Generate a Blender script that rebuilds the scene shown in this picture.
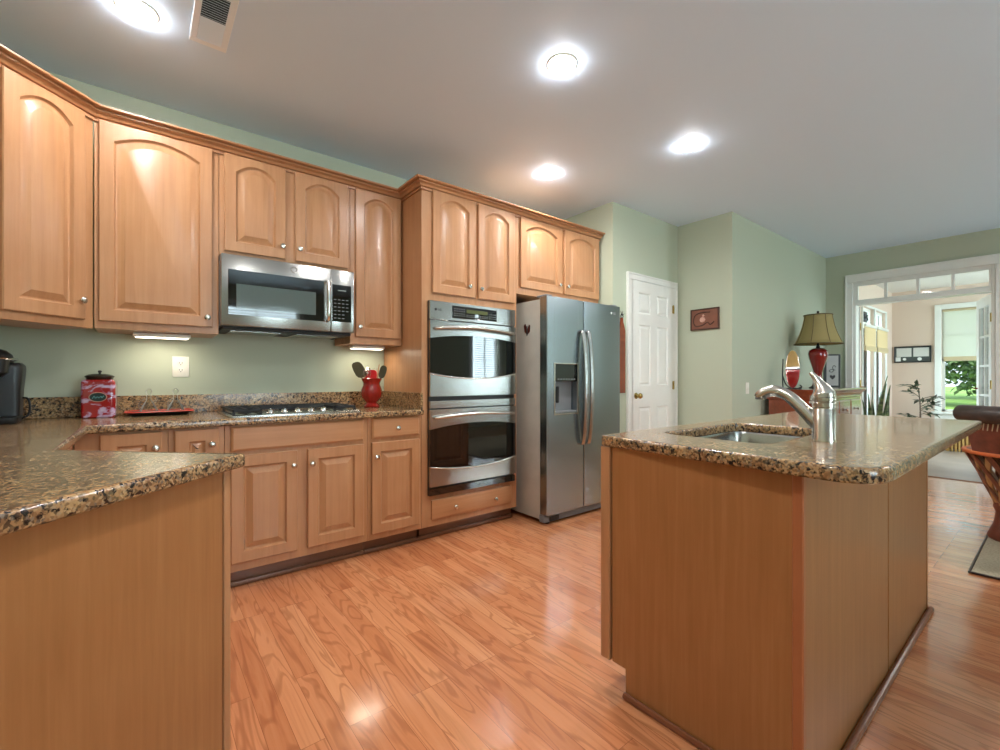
import bpy, bmesh, math, random
from math import sin, cos, pi, radians, sqrt
from mathutils import Vector, Matrix
random.seed(7)
SC = bpy.context.scene
COL = SC.collection
for o in list(bpy.data.objects): bpy.data.objects.remove(o)

# ------------------------------------------------------------------ camera, world, sun, exposure
cam = bpy.data.cameras.new('camera'); camo = bpy.data.objects.new('camera', cam); COL.objects.link(camo)
cam.sensor_width = 36; cam.lens = 36*450/1000.0; cam.shift_y = 0.003; cam.clip_start = .02; cam.clip_end = 300
camo.location = (0, -3.34, 1.125); camo.rotation_euler = (pi/2, 0, radians(-38.5))
SC.camera = camo
SC.view_settings.view_transform = 'Standard'; SC.view_settings.look = 'None'
SC.view_settings.exposure = 0.97; SC.view_settings.gamma = 1; SC.view_settings.use_curve_mapping = False
W = bpy.data.worlds.new('sky'); SC.world = W; W.use_nodes = True
bg = W.node_tree.nodes['Background']; bg.inputs[0].default_value = (.74, .90, 1.0, 1); bg.inputs[1].default_value = 1.25
def lamp(name, kind, loc, energy, color=(1,1,1), rot=(0,0,0), **kw):
    l = bpy.data.lights.new(name, kind); l.energy = energy; l.color = color
    for k, v in kw.items(): setattr(l, k, v)
    o = bpy.data.objects.new(name, l); COL.objects.link(o); o.location = loc; o.rotation_euler = rot
    return o
lamp('sun', 'SUN', (0,0,20), 2.0, (1,.95,.86), (radians(32), radians(-20), 0), angle=radians(2))
# area lamps outside the window openings, standing in for daylight
def window_light(name, loc, rot, sx, sy, e, col=(.70,.90,1.0)):
    return lamp(name, 'AREA', loc, e, col, rot, shape='RECTANGLE', size=sx, size_y=sy)
window_light('daylight_breakfast_window', (1.6,-6.60,1.55), (radians(90),0,0), 1.4, 1.7, 75)
window_light('daylight_dining_window', (6.3,-6.60,1.55), (radians(90),0,0), .8, 1.7, 55)
window_light('daylight_sunroom_side', (9.03,-1.22,1.2), (radians(-90),0,0), 1.4, 2.0, 34)
window_light('sunroom_added_fill', (8.8,-5.25,1.4), (radians(90),0,0), 2.2, 1.6, 75)  # fill lamp added outside an unseen window to brighten the sunroom

# ------------------------------------------------------------------ materials
def lin(c): 
    c = c/255.0
    return c/12.92 if c <= .04045 else ((c+.055)/1.055)**2.4
def rgb(r,g,b): return (lin(r),lin(g),lin(b),1)
class NT:
    def __init__(s, name):
        s.m = bpy.data.materials.new(name); s.m.use_nodes = True; s.t = s.m.node_tree; s.n = s.t.nodes; s.b = s.n['Principled BSDF']
    def add(s, typ, **kw):
        n = s.n.new(typ)
        for k,v in kw.items():
            if k in ('i',):
                for kk,vv in v.items(): n.inputs[kk].default_value = vv
            else: setattr(n,k,v)
        return n
    def link(s,a,b): s.t.links.new(a,b)
    def ramp(s, fac, stops):
        r = s.add('ShaderNodeValToRGB'); e = r.color_ramp.elements
        while len(e) < len(stops): e.new(.5)
        for i,(p,c) in enumerate(stops): e[i].position = p; e[i].color = c
        s.link(fac, r.inputs[0]); return r.outputs[0]
    def coords(s, scale=(1,1,1), kind='Object', rand=False, rot=(0,0,0)):
        tc = s.add('ShaderNodeTexCoord'); mp = s.add('ShaderNodeMapping')
        mp.inputs['Scale'].default_value = scale; mp.inputs['Rotation'].default_value = rot
        src = tc.outputs[kind]
        if rand:
            oi = s.add('ShaderNodeObjectInfo'); ad = s.add('ShaderNodeVectorMath', operation='ADD')
            ml = s.add('ShaderNodeMath', operation='MULTIPLY', i={1:37.0}); s.link(oi.outputs['Random'], ml.inputs[0])
            s.link(src, ad.inputs[0]); s.link(ml.outputs[0], ad.inputs[1]); src = ad.outputs[0]
        s.link(src, mp.inputs[0]); return mp.outputs[0]
    def noise(s, vec, scale, detail=4, rough=.55, dist=0):
        n = s.add('ShaderNodeTexNoise'); n.inputs['Scale'].default_value = scale; n.inputs['Detail'].default_value = detail
        n.inputs['Roughness'].default_value = rough; n.inputs['Distortion'].default_value = dist
        s.link(vec, n.inputs['Vector']); return n.outputs['Fac']
    def mix(s, fac, a, b, typ='MIX'):
        m = s.add('ShaderNodeMixRGB', blend_type=typ)
        for k,v in ((0,fac),(1,a),(2,b)):
            if hasattr(v,'links'): s.link(v, m.inputs[k])
            else: m.inputs[k].default_value = v
        return m.outputs[0]
    def bump(s, h, strength=.1, dist=.01):
        b = s.add('ShaderNodeBump'); b.inputs['Strength'].default_value = strength; b.inputs['Distance'].default_value = dist
        s.link(h, b.inputs['Height']); s.link(b.outputs[0], s.b.inputs['Normal'])
    def set(s, **kw):
        for k,v in kw.items():
            k = k.replace('_',' ')
            if hasattr(v,'links'): s.link(v, s.b.inputs[k])
            else: s.b.inputs[k].default_value = v
def plain(name, col, rough=.5, metal=0, coat=0, var=.06, vscale=8, spec=.5):
    t = NT(name); v = t.noise(t.coords(), vscale, 3)
    c2 = tuple(max(0,x*(1-var)) for x in col[:3])+(1,); c3 = tuple(min(1,x*(1+var)) for x in col[:3])+(1,)
    t.set(Base_Color=t.ramp(v,[(.3,c2),(.7,c3)]), Roughness=rough, Metallic=metal, Coat_Weight=coat, Specular_IOR_Level=spec)
    return t.m
def wood(name, light, mid, dark, axis='z', rough=.36, coat=.12, grain=1.0, rand=True, blot=.5):
    t = NT(name)
    sc = {'z':(34,34,1.6),'x':(1.6,34,34),'y':(34,1.6,34)}[axis]
    v = t.coords(tuple(q*grain for q in sc), rand=rand)
    g = t.noise(v, 1.0, 6, .62, .35)
    b = t.noise(t.coords((1,1,1),rand=rand), 4.5, 3, .5)
    c = t.ramp(g, [(.28,dark),(.5,mid),(.72,light)])
    c = t.mix(blot, c, t.ramp(b,[(.3,mid),(.7,light)]))
    t.set(Base_Color=c, Roughness=rough, Coat_Weight=coat, Coat_Roughness=.18)
    t.bump(g,.05,.002)
    return t.m
def metal(name, col, rough=.28, axis='x', var=.05):
    t = NT(name); sc = {'x':(3,220,220),'z':(220,220,3),'y':(220,3,220)}[axis]
    g = t.noise(t.coords(sc), 1.0, 3, .5)
    t.set(Base_Color=t.ramp(g,[(.3,tuple(x*(1-var) for x in col[:3])+(1,)),(.7,col)]), Metallic=1.0, Roughness=rough)
    t.bump(g,.03,.0006); return t.m
def emit(name, col, s):
    t = NT(name); t.set(Base_Color=(.9,.9,.9,1), Emission_Color=col, Emission_Strength=s); return t.m

MAPLE = wood('maple_wood', rgb(195,146,105), rgb(182,130,88), rgb(160,108,69))
MAPLEH = wood('maple_wood_horizontal', rgb(195,145,103), rgb(182,130,87), rgb(160,108,70), axis='x')
PANEL = wood('stained_veneer_panel', rgb(174,122,76), rgb(161,108,63), rgb(146,96,53), grain=1.4, blot=.4, rough=.36, coat=.15)
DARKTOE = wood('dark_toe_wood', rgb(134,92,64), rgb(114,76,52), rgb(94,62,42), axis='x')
SHOE = wood('shoe_moulding_wood', rgb(150,92,60), rgb(122,72,46), rgb(96,56,36), axis='y')
CHERRY = wood('cherry_wood', rgb(150,70,38), rgb(122,52,28), rgb(92,36,20), axis='x', rough=.2, coat=1.0)
def granite(name):
    t = NT(name); v = t.coords(rand=False)
    vo = t.add('ShaderNodeTexVoronoi'); vo.inputs['Scale'].default_value = 170; t.link(v, vo.inputs['Vector'])
    sep = t.add('ShaderNodeSeparateColor'); t.link(vo.outputs['Color'], sep.inputs[0])
    cells = t.ramp(sep.outputs[0], [(.0,rgb(30,26,24)),(.14,rgb(40,34,30)),(.2,rgb(104,72,50)),(.42,rgb(150,110,74)),(.6,rgb(178,138,96)),(.8,rgb(196,164,122)),(.92,rgb(120,110,98)),(1,rgb(90,84,80))])
    n1 = t.noise(v, 75, 5, .6, .4)
    dk = t.ramp(n1, [(.40,(1,1,1,1)),(.47,(0,0,0,1))])
    n2 = t.noise(v, 14, 4, .6)
    warm = t.ramp(n2, [(.35,rgb(120,84,54)),(.65,rgb(206,172,118))])
    c = t.mix(.32, cells, warm); c = t.mix(dk, c, rgb(38,30,26))
    t.set(Base_Color=c, Roughness=.2, Coat_Weight=.22, Coat_Roughness=.05, Specular_IOR_Level=.45)
    return t.m
GRANITE = granite('speckled_granite')
def floor_mat():
    t = NT('red_oak_strip_floor'); v = t.coords((1,1,1), rot=(0,0,radians(90)))
    br = t.add('ShaderNodeTexBrick'); br.offset = .37; br.offset_frequency = 3; br.squash = 1
    for k,x in (('Scale',1.0),('Mortar Size',.0008),('Mortar Smooth',.2),('Bias',0),('Brick Width',.95),('Row Height',.075)): br.inputs[k].default_value = x
    br.inputs['Color1'].default_value = (0,0,0,1); br.inputs['Color2'].default_value = (1,1,1,1); br.inputs['Mortar'].default_value = (.5,.5,.5,1)
    t.link(v, br.inputs['Vector'])
    # grain offset per board so neighbouring boards differ
    sc = t.add('ShaderNodeVectorMath', operation='SCALE'); sc.inputs['Scale'].default_value = 9.0; t.link(br.outputs['Color'], sc.inputs[0])
    ad = t.add('ShaderNodeVectorMath', operation='ADD'); t.link(v, ad.inputs[0]); t.link(sc.outputs[0], ad.inputs[1])
    mp = t.add('ShaderNodeMapping'); mp.inputs['Scale'].default_value = (1.8,30,30); t.link(ad.outputs[0], mp.inputs[0])
    g = t.noise(mp.outputs[0], 1.0, 6, .62, 1.2)
    mp2 = t.add('ShaderNodeMapping'); mp2.inputs['Scale'].default_value = (1.5,11,11); t.link(ad.outputs[0], mp2.inputs[0])
    fg = t.noise(mp2.outputs[0], 1.0, 2, .45, .6)
    ml = t.add('ShaderNodeMath', operation='MULTIPLY', i={1:48.0}); t.link(fg, ml.inputs[0])
    sn = t.add('ShaderNodeMath', operation='SINE'); t.link(ml.outputs[0], sn.inputs[0])
    mr = t.add('ShaderNodeMapRange', i={1:-1.0,2:1.0}); t.link(sn.outputs[0], mr.inputs[0])
    base = t.ramp(br.outputs['Color'], [(0,rgb(186,112,70)),(.3,rgb(204,130,86)),(.65,rgb(214,142,96)),(1,rgb(226,160,112))])
    gr = t.ramp(g, [(.3,rgb(164,96,56)),(.5,rgb(208,136,90)),(.75,rgb(228,162,114))])
    c = t.mix(.34, base, gr)
    c = t.mix(t.ramp(mr.outputs[0],[(.0,(.42,)*3+(1,)),(.30,(0,0,0,1)),(1,(0,0,0,1))]), c, rgb(138,74,40))
    c = t.mix(br.outputs['Fac'], c, rgb(140,80,48))
    t.set(Base_Color=c, Roughness=t.ramp(g,[(.3,(.25,)*3+(1,)),(.7,(.19,)*3+(1,))]), Coat_Weight=.7, Coat_Roughness=.12, Coat_IOR=1.6)
    inv = t.add('ShaderNodeMath', operation='SUBTRACT', i={0:1.0}); t.link(br.outputs['Fac'], inv.inputs[1])
    t.bump(inv.outputs[0], .25, .002); return t.m
FLOOR = floor_mat()
def wallpaint(name, c):
    t = NT(name); n = t.noise(t.coords(), 240, 2)
    t.set(Base_Color=c, Roughness=.55, Specular_IOR_Level=.3); t.bump(n,.04,.001); return t.m
SAGE = wallpaint('sage_wall_paint', rgb(185,192,170))
CEIL = wallpaint('ceiling_paint', rgb(218,235,252))
PINK = wallpaint('sunroom_blush_paint', rgb(222,200,184))
WHITE = plain('white_trim_paint', rgb(232,232,226), .35, var=.02)
STEEL = metal('brushed_stainless', rgb(178,178,174), .24, 'x')
STEELV = metal('brushed_stainless_vertical', rgb(160,168,172), .26, 'z')
FRSIDE = plain('grey_painted_steel', rgb(178,176,166), .45, .1)
NICKEL = metal('satin_nickel', rgb(205,200,190), .25, 'z')
CHROME = plain('polished_chrome', rgb(225,225,225), .08, 1.0, var=.01)
BRASS = plain('aged_brass', rgb(176,150,90), .25, 1.0)
BLACKG = plain('black_oven_glass', rgb(9,11,11), .04, 0, .8, var=.1)
GREYG = plain('grey_mesh_glass', rgb(88,100,98), .07, 0, .6, var=.05)
BLACK = plain('black_plastic', rgb(24,25,26), .35)
BLACKM = plain('matte_black_iron', rgb(26,26,27), .6)
GREYP = plain('grey_plastic', rgb(120,122,124), .4)
MARKG = plain('grey_key_print', rgb(120,126,126), .5)
LCD = emit('green_display', rgb(90,100,20), .12); LCD.node_tree.nodes['Principled BSDF'].inputs['Base Color'].default_value = (.05,.06,.015,1)
MARK = plain('pale_print', rgb(205,208,205), .5)
MARKD = plain('dark_print', rgb(40,40,42), .5)
REDCER = plain('red_ceramic', rgb(158,24,18), .12, 0, .8, var=.15, vscale=30)
OUTLETM = plain('white_plastic', rgb(238,234,222), .3, var=.01)
LEATHER = plain('brown_leather', rgb(110,56,40), .42, var=.28, vscale=18)
LEATHERD = plain('dark_leather', rgb(66,52,46), .45, var=.25, vscale=18)
def glass(name, col=(1,1,1,1), rough=0):
    t = NT(name); t.set(Base_Color=col, Roughness=rough, IOR=1.45, Transmission_Weight=1.0); return t.m
def thin_glass():
    t = NT('thin_glass_edge_glint'); tr = t.add('ShaderNodeBsdfTransparent'); tr.inputs[0].default_value = (.93,.94,.92,1); gl = t.add('ShaderNodeBsdfGlossy'); gl.inputs['Roughness'].default_value = .03
    lw = t.add('ShaderNodeLayerWeight'); lw.inputs[0].default_value = .22; mx = t.add('ShaderNodeMixShader')
    df = t.add('ShaderNodeBsdfDiffuse'); df.inputs[0].default_value = (.9,.9,.86,1); m2 = t.add('ShaderNodeMixShader'); m2.inputs[0].default_value = .6; t.link(gl.outputs[0], m2.inputs[1]); t.link(df.outputs[0], m2.inputs[2])  # white diffuse at the glass edges paints in bright highlights
    t.link(lw.outputs['Fresnel'], mx.inputs[0]); t.link(tr.outputs[0], mx.inputs[1]); t.link(m2.outputs[0], mx.inputs[2])
    t.link(mx.outputs[0], t.n['Material Output'].inputs[0]); return t.m
GLASS = thin_glass()
def pane_mat():
    t = NT('window_pane_glass'); tr = t.add('ShaderNodeBsdfTransparent'); gl = t.add('ShaderNodeBsdfGlossy'); gl.inputs['Roughness'].default_value = .02
    fr = t.add('ShaderNodeFresnel'); fr.inputs[0].default_value = 1.25; mx = t.add('ShaderNodeMixShader')
    t.link(fr.outputs[0], mx.inputs[0]); t.link(tr.outputs[0], mx.inputs[1]); t.link(gl.outputs[0], mx.inputs[2])
    t.link(mx.outputs[0], t.n['Material Output'].inputs[0]); return t.m
PANE = pane_mat()
def shade_mat(name, col, trans=.5):
    t = NT(name); v = t.noise(t.coords((60,60,400)), 1, 2)
    d = t.add('ShaderNodeBsdfDiffuse'); d.inputs[0].default_value = col; tl = t.add('ShaderNodeBsdfTranslucent'); tl.inputs[0].default_value = col
    mx = t.add('ShaderNodeMixShader'); mx.inputs[0].default_value = trans
    t.link(d.outputs[0], mx.inputs[1]); t.link(tl.outputs[0], mx.inputs[2]); t.link(mx.outputs[0], t.n['Material Output'].inputs[0]); return t.m
SHADE = shade_mat('white_roller_shade_cloth', rgb(240,240,232))
SHADEY = shade_mat('cream_roman_shade_cloth', rgb(222,204,168), .3)
LAMPSH = shade_mat('olive_silk_lamp_shade', rgb(180,166,116), .35)

# ------------------------------------------------------------------ mesh helpers
def B(): return bmesh.new()
def P(name, bm, mat, parent=None, smooth=35, kind=None):
    me = bpy.data.meshes.new(name); bmesh.ops.recalc_face_normals(bm, faces=bm.faces); bm.to_mesh(me); bm.free()
    me.materials.append(mat)
    if smooth:
        for p in me.polygons: p.use_smooth = True
        me.set_sharp_from_angle(angle=radians(smooth))
    o = bpy.data.objects.new(name, me); COL.objects.link(o)
    if parent: o.parent = parent
    if kind: o['kind'] = kind
    return o
def print_on(o, bm, mat):
    me=o.data; b=bmesh.new(); b.from_mesh(me); me.materials.append(mat); off={}
    for v in bm.verts: off[v]=b.verts.new(v.co)
    for f in bm.faces:
        g=b.faces.new([off[v] for v in f.verts]); g.material_index=len(me.materials)-1
    bm.free(); b.to_mesh(me); b.free()
def tag(o, label, cat, group=None):
    o['label'] = label; o['category'] = cat
    if group: o['group'] = group
    return o
def E(name, label, cat, loc=(0,0,0), rot=0, group=None):
    o = bpy.data.objects.new(name, None); o.empty_display_size = .1; COL.objects.link(o); o.location = loc; o.rotation_euler = (0,0,rot)
    return tag(o, label, cat, group)
def S(name, bm, mat, smooth=0):
    return P(name, bm, mat, None, smooth, 'structure')
def box(bm, x0,x1,y0,y1,z0,z1, bev=0, seg=1):
    x0,x1=min(x0,x1),max(x0,x1); y0,y1=min(y0,y1),max(y0,y1); z0,z1=min(z0,z1),max(z0,z1)
    r = bmesh.ops.create_cube(bm, size=1)
    for v in r['verts']: v.co = Vector(((x0+x1)/2+v.co.x*(x1-x0),(y0+y1)/2+v.co.y*(y1-y0),(z0+z1)/2+v.co.z*(z1-z0)))
    if bev:
        es = list({e for v in r['verts'] for e in v.link_edges})
        bmesh.ops.bevel(bm, geom=es, offset=bev, segments=seg, affect='EDGES', profile=.5)
    return r['verts']
def loop(bm, pts): return [bm.verts.new(Vector(p)) for p in pts]
def bridge(bm, a, b, closed=True):
    n = len(a)
    for i in range(n if closed else n-1):
        j = (i+1)%n
        try: bm.faces.new((a[i],a[j],b[j],b[i]))
        except ValueError: pass
def cap(bm, l):
    try: bm.faces.new(l)
    except ValueError: pass
def lathe(bm, prof, c=(0,0,0), n=28, sx=1, sy=1, closed_ends=True, flute=0, nf=12, axis='z'):
    prev=None; first=None
    for (r,z) in prof:
        L=[]
        for i in range(n):
            a=2*pi*i/n; rr=r*(1+flute*abs(cos(nf*a/2)) - (flute*.6 if flute else 0))
            p=(rr*cos(a)*sx, rr*sin(a)*sy, z)
            if axis=='y': p=(p[0],z,p[1])
            if axis=='x': p=(z,p[0],p[1])
            L.append(bm.verts.new(Vector((c[0]+p[0],c[1]+p[1],c[2]+p[2]))))
        if prev: bridge(bm,prev,L)
        else: first=L
        prev=L
    if closed_ends: cap(bm,first[::-1]); cap(bm,prev)
def cyl(bm, c, r, z0, z1, n=20, axis='z', bev=.0):
    if bev: pr=[(r-bev,z0),(r,z0+bev),(r,z1-bev),(r-bev,z1)]
    else: pr=[(r,z0),(r,z1)]
    lathe(bm, pr, c, n, axis=axis)
def crom(pts, k=6):
    pts=[Vector(p) for p in pts]; out=[]
    for i in range(len(pts)-1):
        p0=pts[max(i-1,0)];p1=pts[i];p2=pts[i+1];p3=pts[min(i+2,len(pts)-1)]
        for j in range(k):
            t=j/k
            out.append(.5*((2*p1)+(-p0+p2)*t+(2*p0-5*p1+4*p2-p3)*t*t+(-p0+3*p1-3*p2+p3)*t**3))
    out.append(pts[-1]); return out
def tube(bm, pts, rad, n=10, smooth=0, flat=1.0, up=None):
    m=len(pts)
    rs = rad if isinstance(rad,(list,tuple)) else [rad]*m
    pts=[Vector(p) for p in pts]
    if smooth:
        P2=crom(pts,smooth); R2=[]
        for i in range(m-1):
            for j in range(smooth): R2.append(rs[i]+(rs[i+1]-rs[i])*j/smooth)
        R2.append(rs[-1]); pts,rs=P2,R2
    t0=(pts[1]-pts[0]).normalized(); u=Vector(up) if up else Vector((0,0,1))
    if abs(u.dot(t0))>.95: u=Vector((0,1,0))
    a=(u-t0*u.dot(t0)).normalized(); prev=None; first=None
    for i,p in enumerate(pts):
        t=(pts[min(i+1,len(pts)-1)]-pts[max(i-1,0)]).normalized()
        a=(a-t*a.dot(t)).normalized(); b=t.cross(a)
        L=[bm.verts.new(p+(a*cos(2*pi*k/n)*flat+b*sin(2*pi*k/n))*rs[i]) for k in range(n)]
        if prev: bridge(bm,prev,L)
        else: first=L
        prev=L
    cap(bm,first[::-1]); cap(bm,prev)
def offset(pts, d):
    n=len(pts); A=sum(pts[i][0]*pts[(i+1)%n][1]-pts[(i+1)%n][0]*pts[i][1] for i in range(n)); sg=1 if A>0 else -1
    out=[]
    for i in range(n):
        p0=Vector(pts[i-1]);p1=Vector(pts[i]);p2=Vector(pts[(i+1)%n])
        d1=(p1-p0).normalized();d2=(p2-p1).normalized()
        n1=Vector((-d1.y,d1.x))*sg;n2=Vector((-d2.y,d2.x))*sg
        m=(n1+n2); m=m.normalized() if m.length>1e-6 else n1
        out.append(tuple(p1+m*(d/max(.3,m.dot(n1)))))
    return out
def roundpoly(pts, rad, k=5):
    out=[]; n=len(pts)
    for i in range(n):
        r=rad[i] if isinstance(rad,(list,tuple)) else rad
        p0=Vector(pts[i-1]);p1=Vector(pts[i]);p2=Vector(pts[(i+1)%n])
        if r<=0: out.append(tuple(p1)); continue
        a=p1+(p0-p1).normalized()*r; b=p1+(p2-p1).normalized()*r
        for j in range(k+1):
            t=j/k; out.append(tuple(a*(1-t)**2+p1*2*t*(1-t)+b*t*t))
    return out
def prism(bm, pts, layers, caps=True, hole=None):
    prev=None;first=None
    for d,z in layers:
        L=loop(bm,[(x,y,z) for x,y in (offset(pts,d) if d else pts)])
        if prev: bridge(bm,prev,L)
        else: first=L
        prev=L
    if hole:
        hp=None;hf=None
        for d,z in layers:
            L=loop(bm,[(x,y,z) for x,y in (offset(hole,-d) if d else hole)])
            if hp: bridge(bm,hp,L)
            else: hf=L
            hp=L
        for o_,h_ in ((first,hf),(prev,hp)):
            es=[]
            for l in (o_,h_):
                for i in range(len(l)):
                    e=bm.edges.get((l[i],l[(i+1)%len(l)])); es.append(e)
            bmesh.ops.triangle_fill(bm, edges=es, use_beauty=True)
    elif caps: cap(bm,first[::-1]); cap(bm,prev)
def xform(bm, start, mtx):
    bm.verts.ensure_lookup_table()
    for v in bm.verts[start:]: v.co = mtx @ v.co
def text_mesh(txt, size, depth=.001, align='CENTER'):
    cu=bpy.data.curves.new('lettering','FONT'); cu.body=txt; cu.size=size; cu.extrude=depth; cu.align_x=align; cu.align_y='CENTER'
    o=bpy.data.objects.new('lettering',cu); COL.objects.link(o); bpy.context.view_layer.update()
    me=bpy.data.meshes.new_from_object(o.evaluated_get(bpy.context.evaluated_depsgraph_get()))
    bm=bmesh.new(); bm.from_mesh(me); bpy.data.objects.remove(o); bpy.data.curves.remove(cu); bpy.data.meshes.remove(me); return bm
def lettering(name, txt, size, mat, parent, loc, rot=(pi/2,0,0), depth=.0008):
    bm=text_mesh(txt,size,depth); xform(bm,0,Matrix.Translation(loc)@Matrix.Rotation(rot[2],4,'Z')@Matrix.Rotation(rot[0],4,'X'))
    return P(name,bm,mat,parent,0)

# raised-panel cabinet door; local frame: x right, z up, front towards -y, back plane y=0
def door_bm(x0,z0,w,h,arch=True,st=.058,thick=.021):
    bm=B(); N=18 if arch else 1
    rise=min(.055,w*.16) if arch else 0
    zs=h-st-(.038 if arch else 0)
    def outer(i,y):
        pts=[(i,y,i),(w-i,y,i)]
        for k in range(N+1):
            t=k/N; pts.append((w-st-(w-2*st)*t if 0<k<N else (w-i if k==0 else i), y, h-i))
        return loop(bm,[(x0+a,b,z0+c) for a,b,c in pts])
    def inner(i,y):
        pts=[(st+i,y,st+i),(w-st-i,y,st+i)]
        for k in range(N+1):
            t=k/N; x=w-st-i-(w-2*st-2*i)*t
            pts.append((x,y,zs-i+rise*(1-(2*t-1)**2)))
        return loop(bm,[(x0+a,b,z0+c) for a,b,c in pts])
    L=[outer(0,-.002),outer(0,-thick+.004),outer(.004,-thick),inner(0,-thick),inner(.004,-thick+.007),inner(.008,-thick+.013),inner(.014,-thick+.014),inner(.040,-thick+.003),inner(.044,-thick+.001)]
    for a,b in zip(L,L[1:]): bridge(bm,a,b)
    cap(bm,L[0][::-1]); cap(bm,L[-1]); return bm
def slab_bm(x0,z0,w,h,thick=.02,edge=.012):
    bm=B()
    def o(i,y): return loop(bm,[(x0+i,y,z0+i),(x0+w-i,y,z0+i),(x0+w-i,y,z0+h-i),(x0+i,y,z0+h-i)])
    L=[o(0,-.002),o(0,-thick+.008),o(.004,-thick+.005),o(edge,-thick)]
    for a,b in zip(L,L[1:]): bridge(bm,a,b)
    cap(bm,L[0][::-1]); cap(bm,L[-1]); return bm
def knob(x,z,parent,y=-.02):
    bm=B(); lathe(bm,[(.006,y+.001),(.006,y-.012),(.015,y-.017),(.016,y-.022),(.012,y-.027),(.004,y-.029)],(x,0,z),16,axis='y')
    return P('knob',bm,NICKEL,parent)
def cabinet(name,label,loc,rot,w,z0,z1,depth,doors=(),drawers=(),side=None,toe=None,cat='cabinet',bodymat=None):
    e=E(name,label,cat,loc,rot)
    bm=B(); box(bm,0,w,0,depth,z0,z1,.0015); P('cabinet_body',bm,bodymat or MAPLE,e,0)
    for (x,z,dw,dh,arch,kn) in doors:
        d=P('door',door_bm(x,z,dw,dh,arch),MAPLE,e,25)
        if kn: knob(kn[0],kn[1],d)
    for (x,z,dw,dh,kns) in drawers:
        d=P('drawer',slab_bm(x,z,dw,dh),MAPLEH,e,25)
        for k in kns: knob(k[0],k[1],d)
    if toe:
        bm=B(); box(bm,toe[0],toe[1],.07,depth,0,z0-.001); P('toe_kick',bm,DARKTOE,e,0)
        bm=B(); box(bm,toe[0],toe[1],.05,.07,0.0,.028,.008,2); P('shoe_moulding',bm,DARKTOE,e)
    return e

# ------------------------------------------------------------------ room shell
H=2.74
bm=B(); box(bm,-.96,7.02,-6.52,.12,-.08,0); S('floor',bm,FLOOR)
CARPET=plain('sunroom_laminate',rgb(150,134,120),.4,var=.12,vscale=3)
bm=B(); box(bm,7.06,10.4,-5.0,-1.34,-.08,0.0); S('floor_sunroom',bm,CARPET)
bm=B(); box(bm,7.02,7.06,-2.86,-1.63,-.08,.008,.003); S('trim_1',bm,DARKTOE)
bm=B(); box(bm,-.96,7.34,-6.52,.12,H,H+.1); S('ceiling',bm,CEIL)
def wall(name,*boxes,mat=SAGE):
    bm=B()
    for b in boxes: box(bm,*b)
    return S(name,bm,mat)
wall('wall_back',(-.96,3.37,0,.12,0,H))
wall('wall_left',(-.96,-.84,-6.4,0,0,H))
wall('wall_alcove',(3.37,3.49,-.64,.12,0,H),(3.37,3.49,-.76,-.64,0,H))
wall('wall_pantry',(3.49,4.60,-.76,-.64,0,H))
wall('wall_nook',(4.48,4.60,-1.325,-.76,0,H))
wall('wall_living',(4.60,7.22,-1.325,-1.205,0,H))
OY0,OY1,OZ=-2.87,-1.62,2.36
wall('wall_far',(7.22,7.34,OY1,-1.205,0,H),(7.22,7.34,-6.52,OY0,0,H),(7.22,7.34,OY0,OY1,OZ,H))
def wall_holes_x(name,x0,x1,y0,y1,z0,z1,holes,mat):   # wall along x with openings (xa,xb,za,zb)
    bm=B(); xs=x0
    for (a,b,c,d) in holes:
        box(bm,xs,a,y0,y1,z0,z1); 
        if c>z0: box(bm,a,b,y0,y1,z0,c)
        box(bm,a,b,y0,y1,d,z1); xs=b
    box(bm,xs,x1,y0,y1,z0,z1); return S(name,bm,mat)
wall_holes_x('wall_front',-.96,7.22,-6.52,-6.4,0,H,[(.9,2.3,.7,2.4),(5.92,6.68,.7,2.4)],SAGE)
# sunroom
SXL,SXF,SYL=7.34,10.2,-1.46
wall_holes_x('wall_sunroom_left',SXL,SXF+.12,SYL,SYL+.12,0,2.6,[(8.33,9.0,.25,2.2),(9.06,9.72,.25,2.2)],PINK)
bm=B(); 
for b in ((SXF,SXF+.12,-2.08,SYL,0,2.6),(SXF,SXF+.12,-3.02,-2.08,0,.58),(SXF,SXF+.12,-3.02,-2.08,2.24,2.6),(SXF,SXF+.12,-5.0,-3.02,0,2.6)): box(bm,*b)
S('wall_sunroom_end',bm,PINK)
wall_holes_x('wall_sunroom_right',SXL,SXF+.12,-5.12,-5.0,0,2.6,[(7.8,9.8,.6,2.2)],PINK)
bm=B(); box(bm,SXL,SXF+.12,-5.12,SYL+.12,2.6,2.7); S('ceiling_sunroom',bm,wallpaint('sunroom_ceiling_paint',rgb(226,222,216)))
# baseboards
bm=B(); box(bm,4.48,7.22,-1.34,-1.325,0,.12,.004); S('baseboard_living',bm,WHITE)
bm=B(); box(bm,7.205,7.22,-1.52,-1.34,0,.12,.004); S('baseboard_far',bm,WHITE)
bm=B(); box(bm,SXF-.015,SXF,-5,SYL,0,.13,.004); S('baseboard_sunroom',bm,WHITE)

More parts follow.
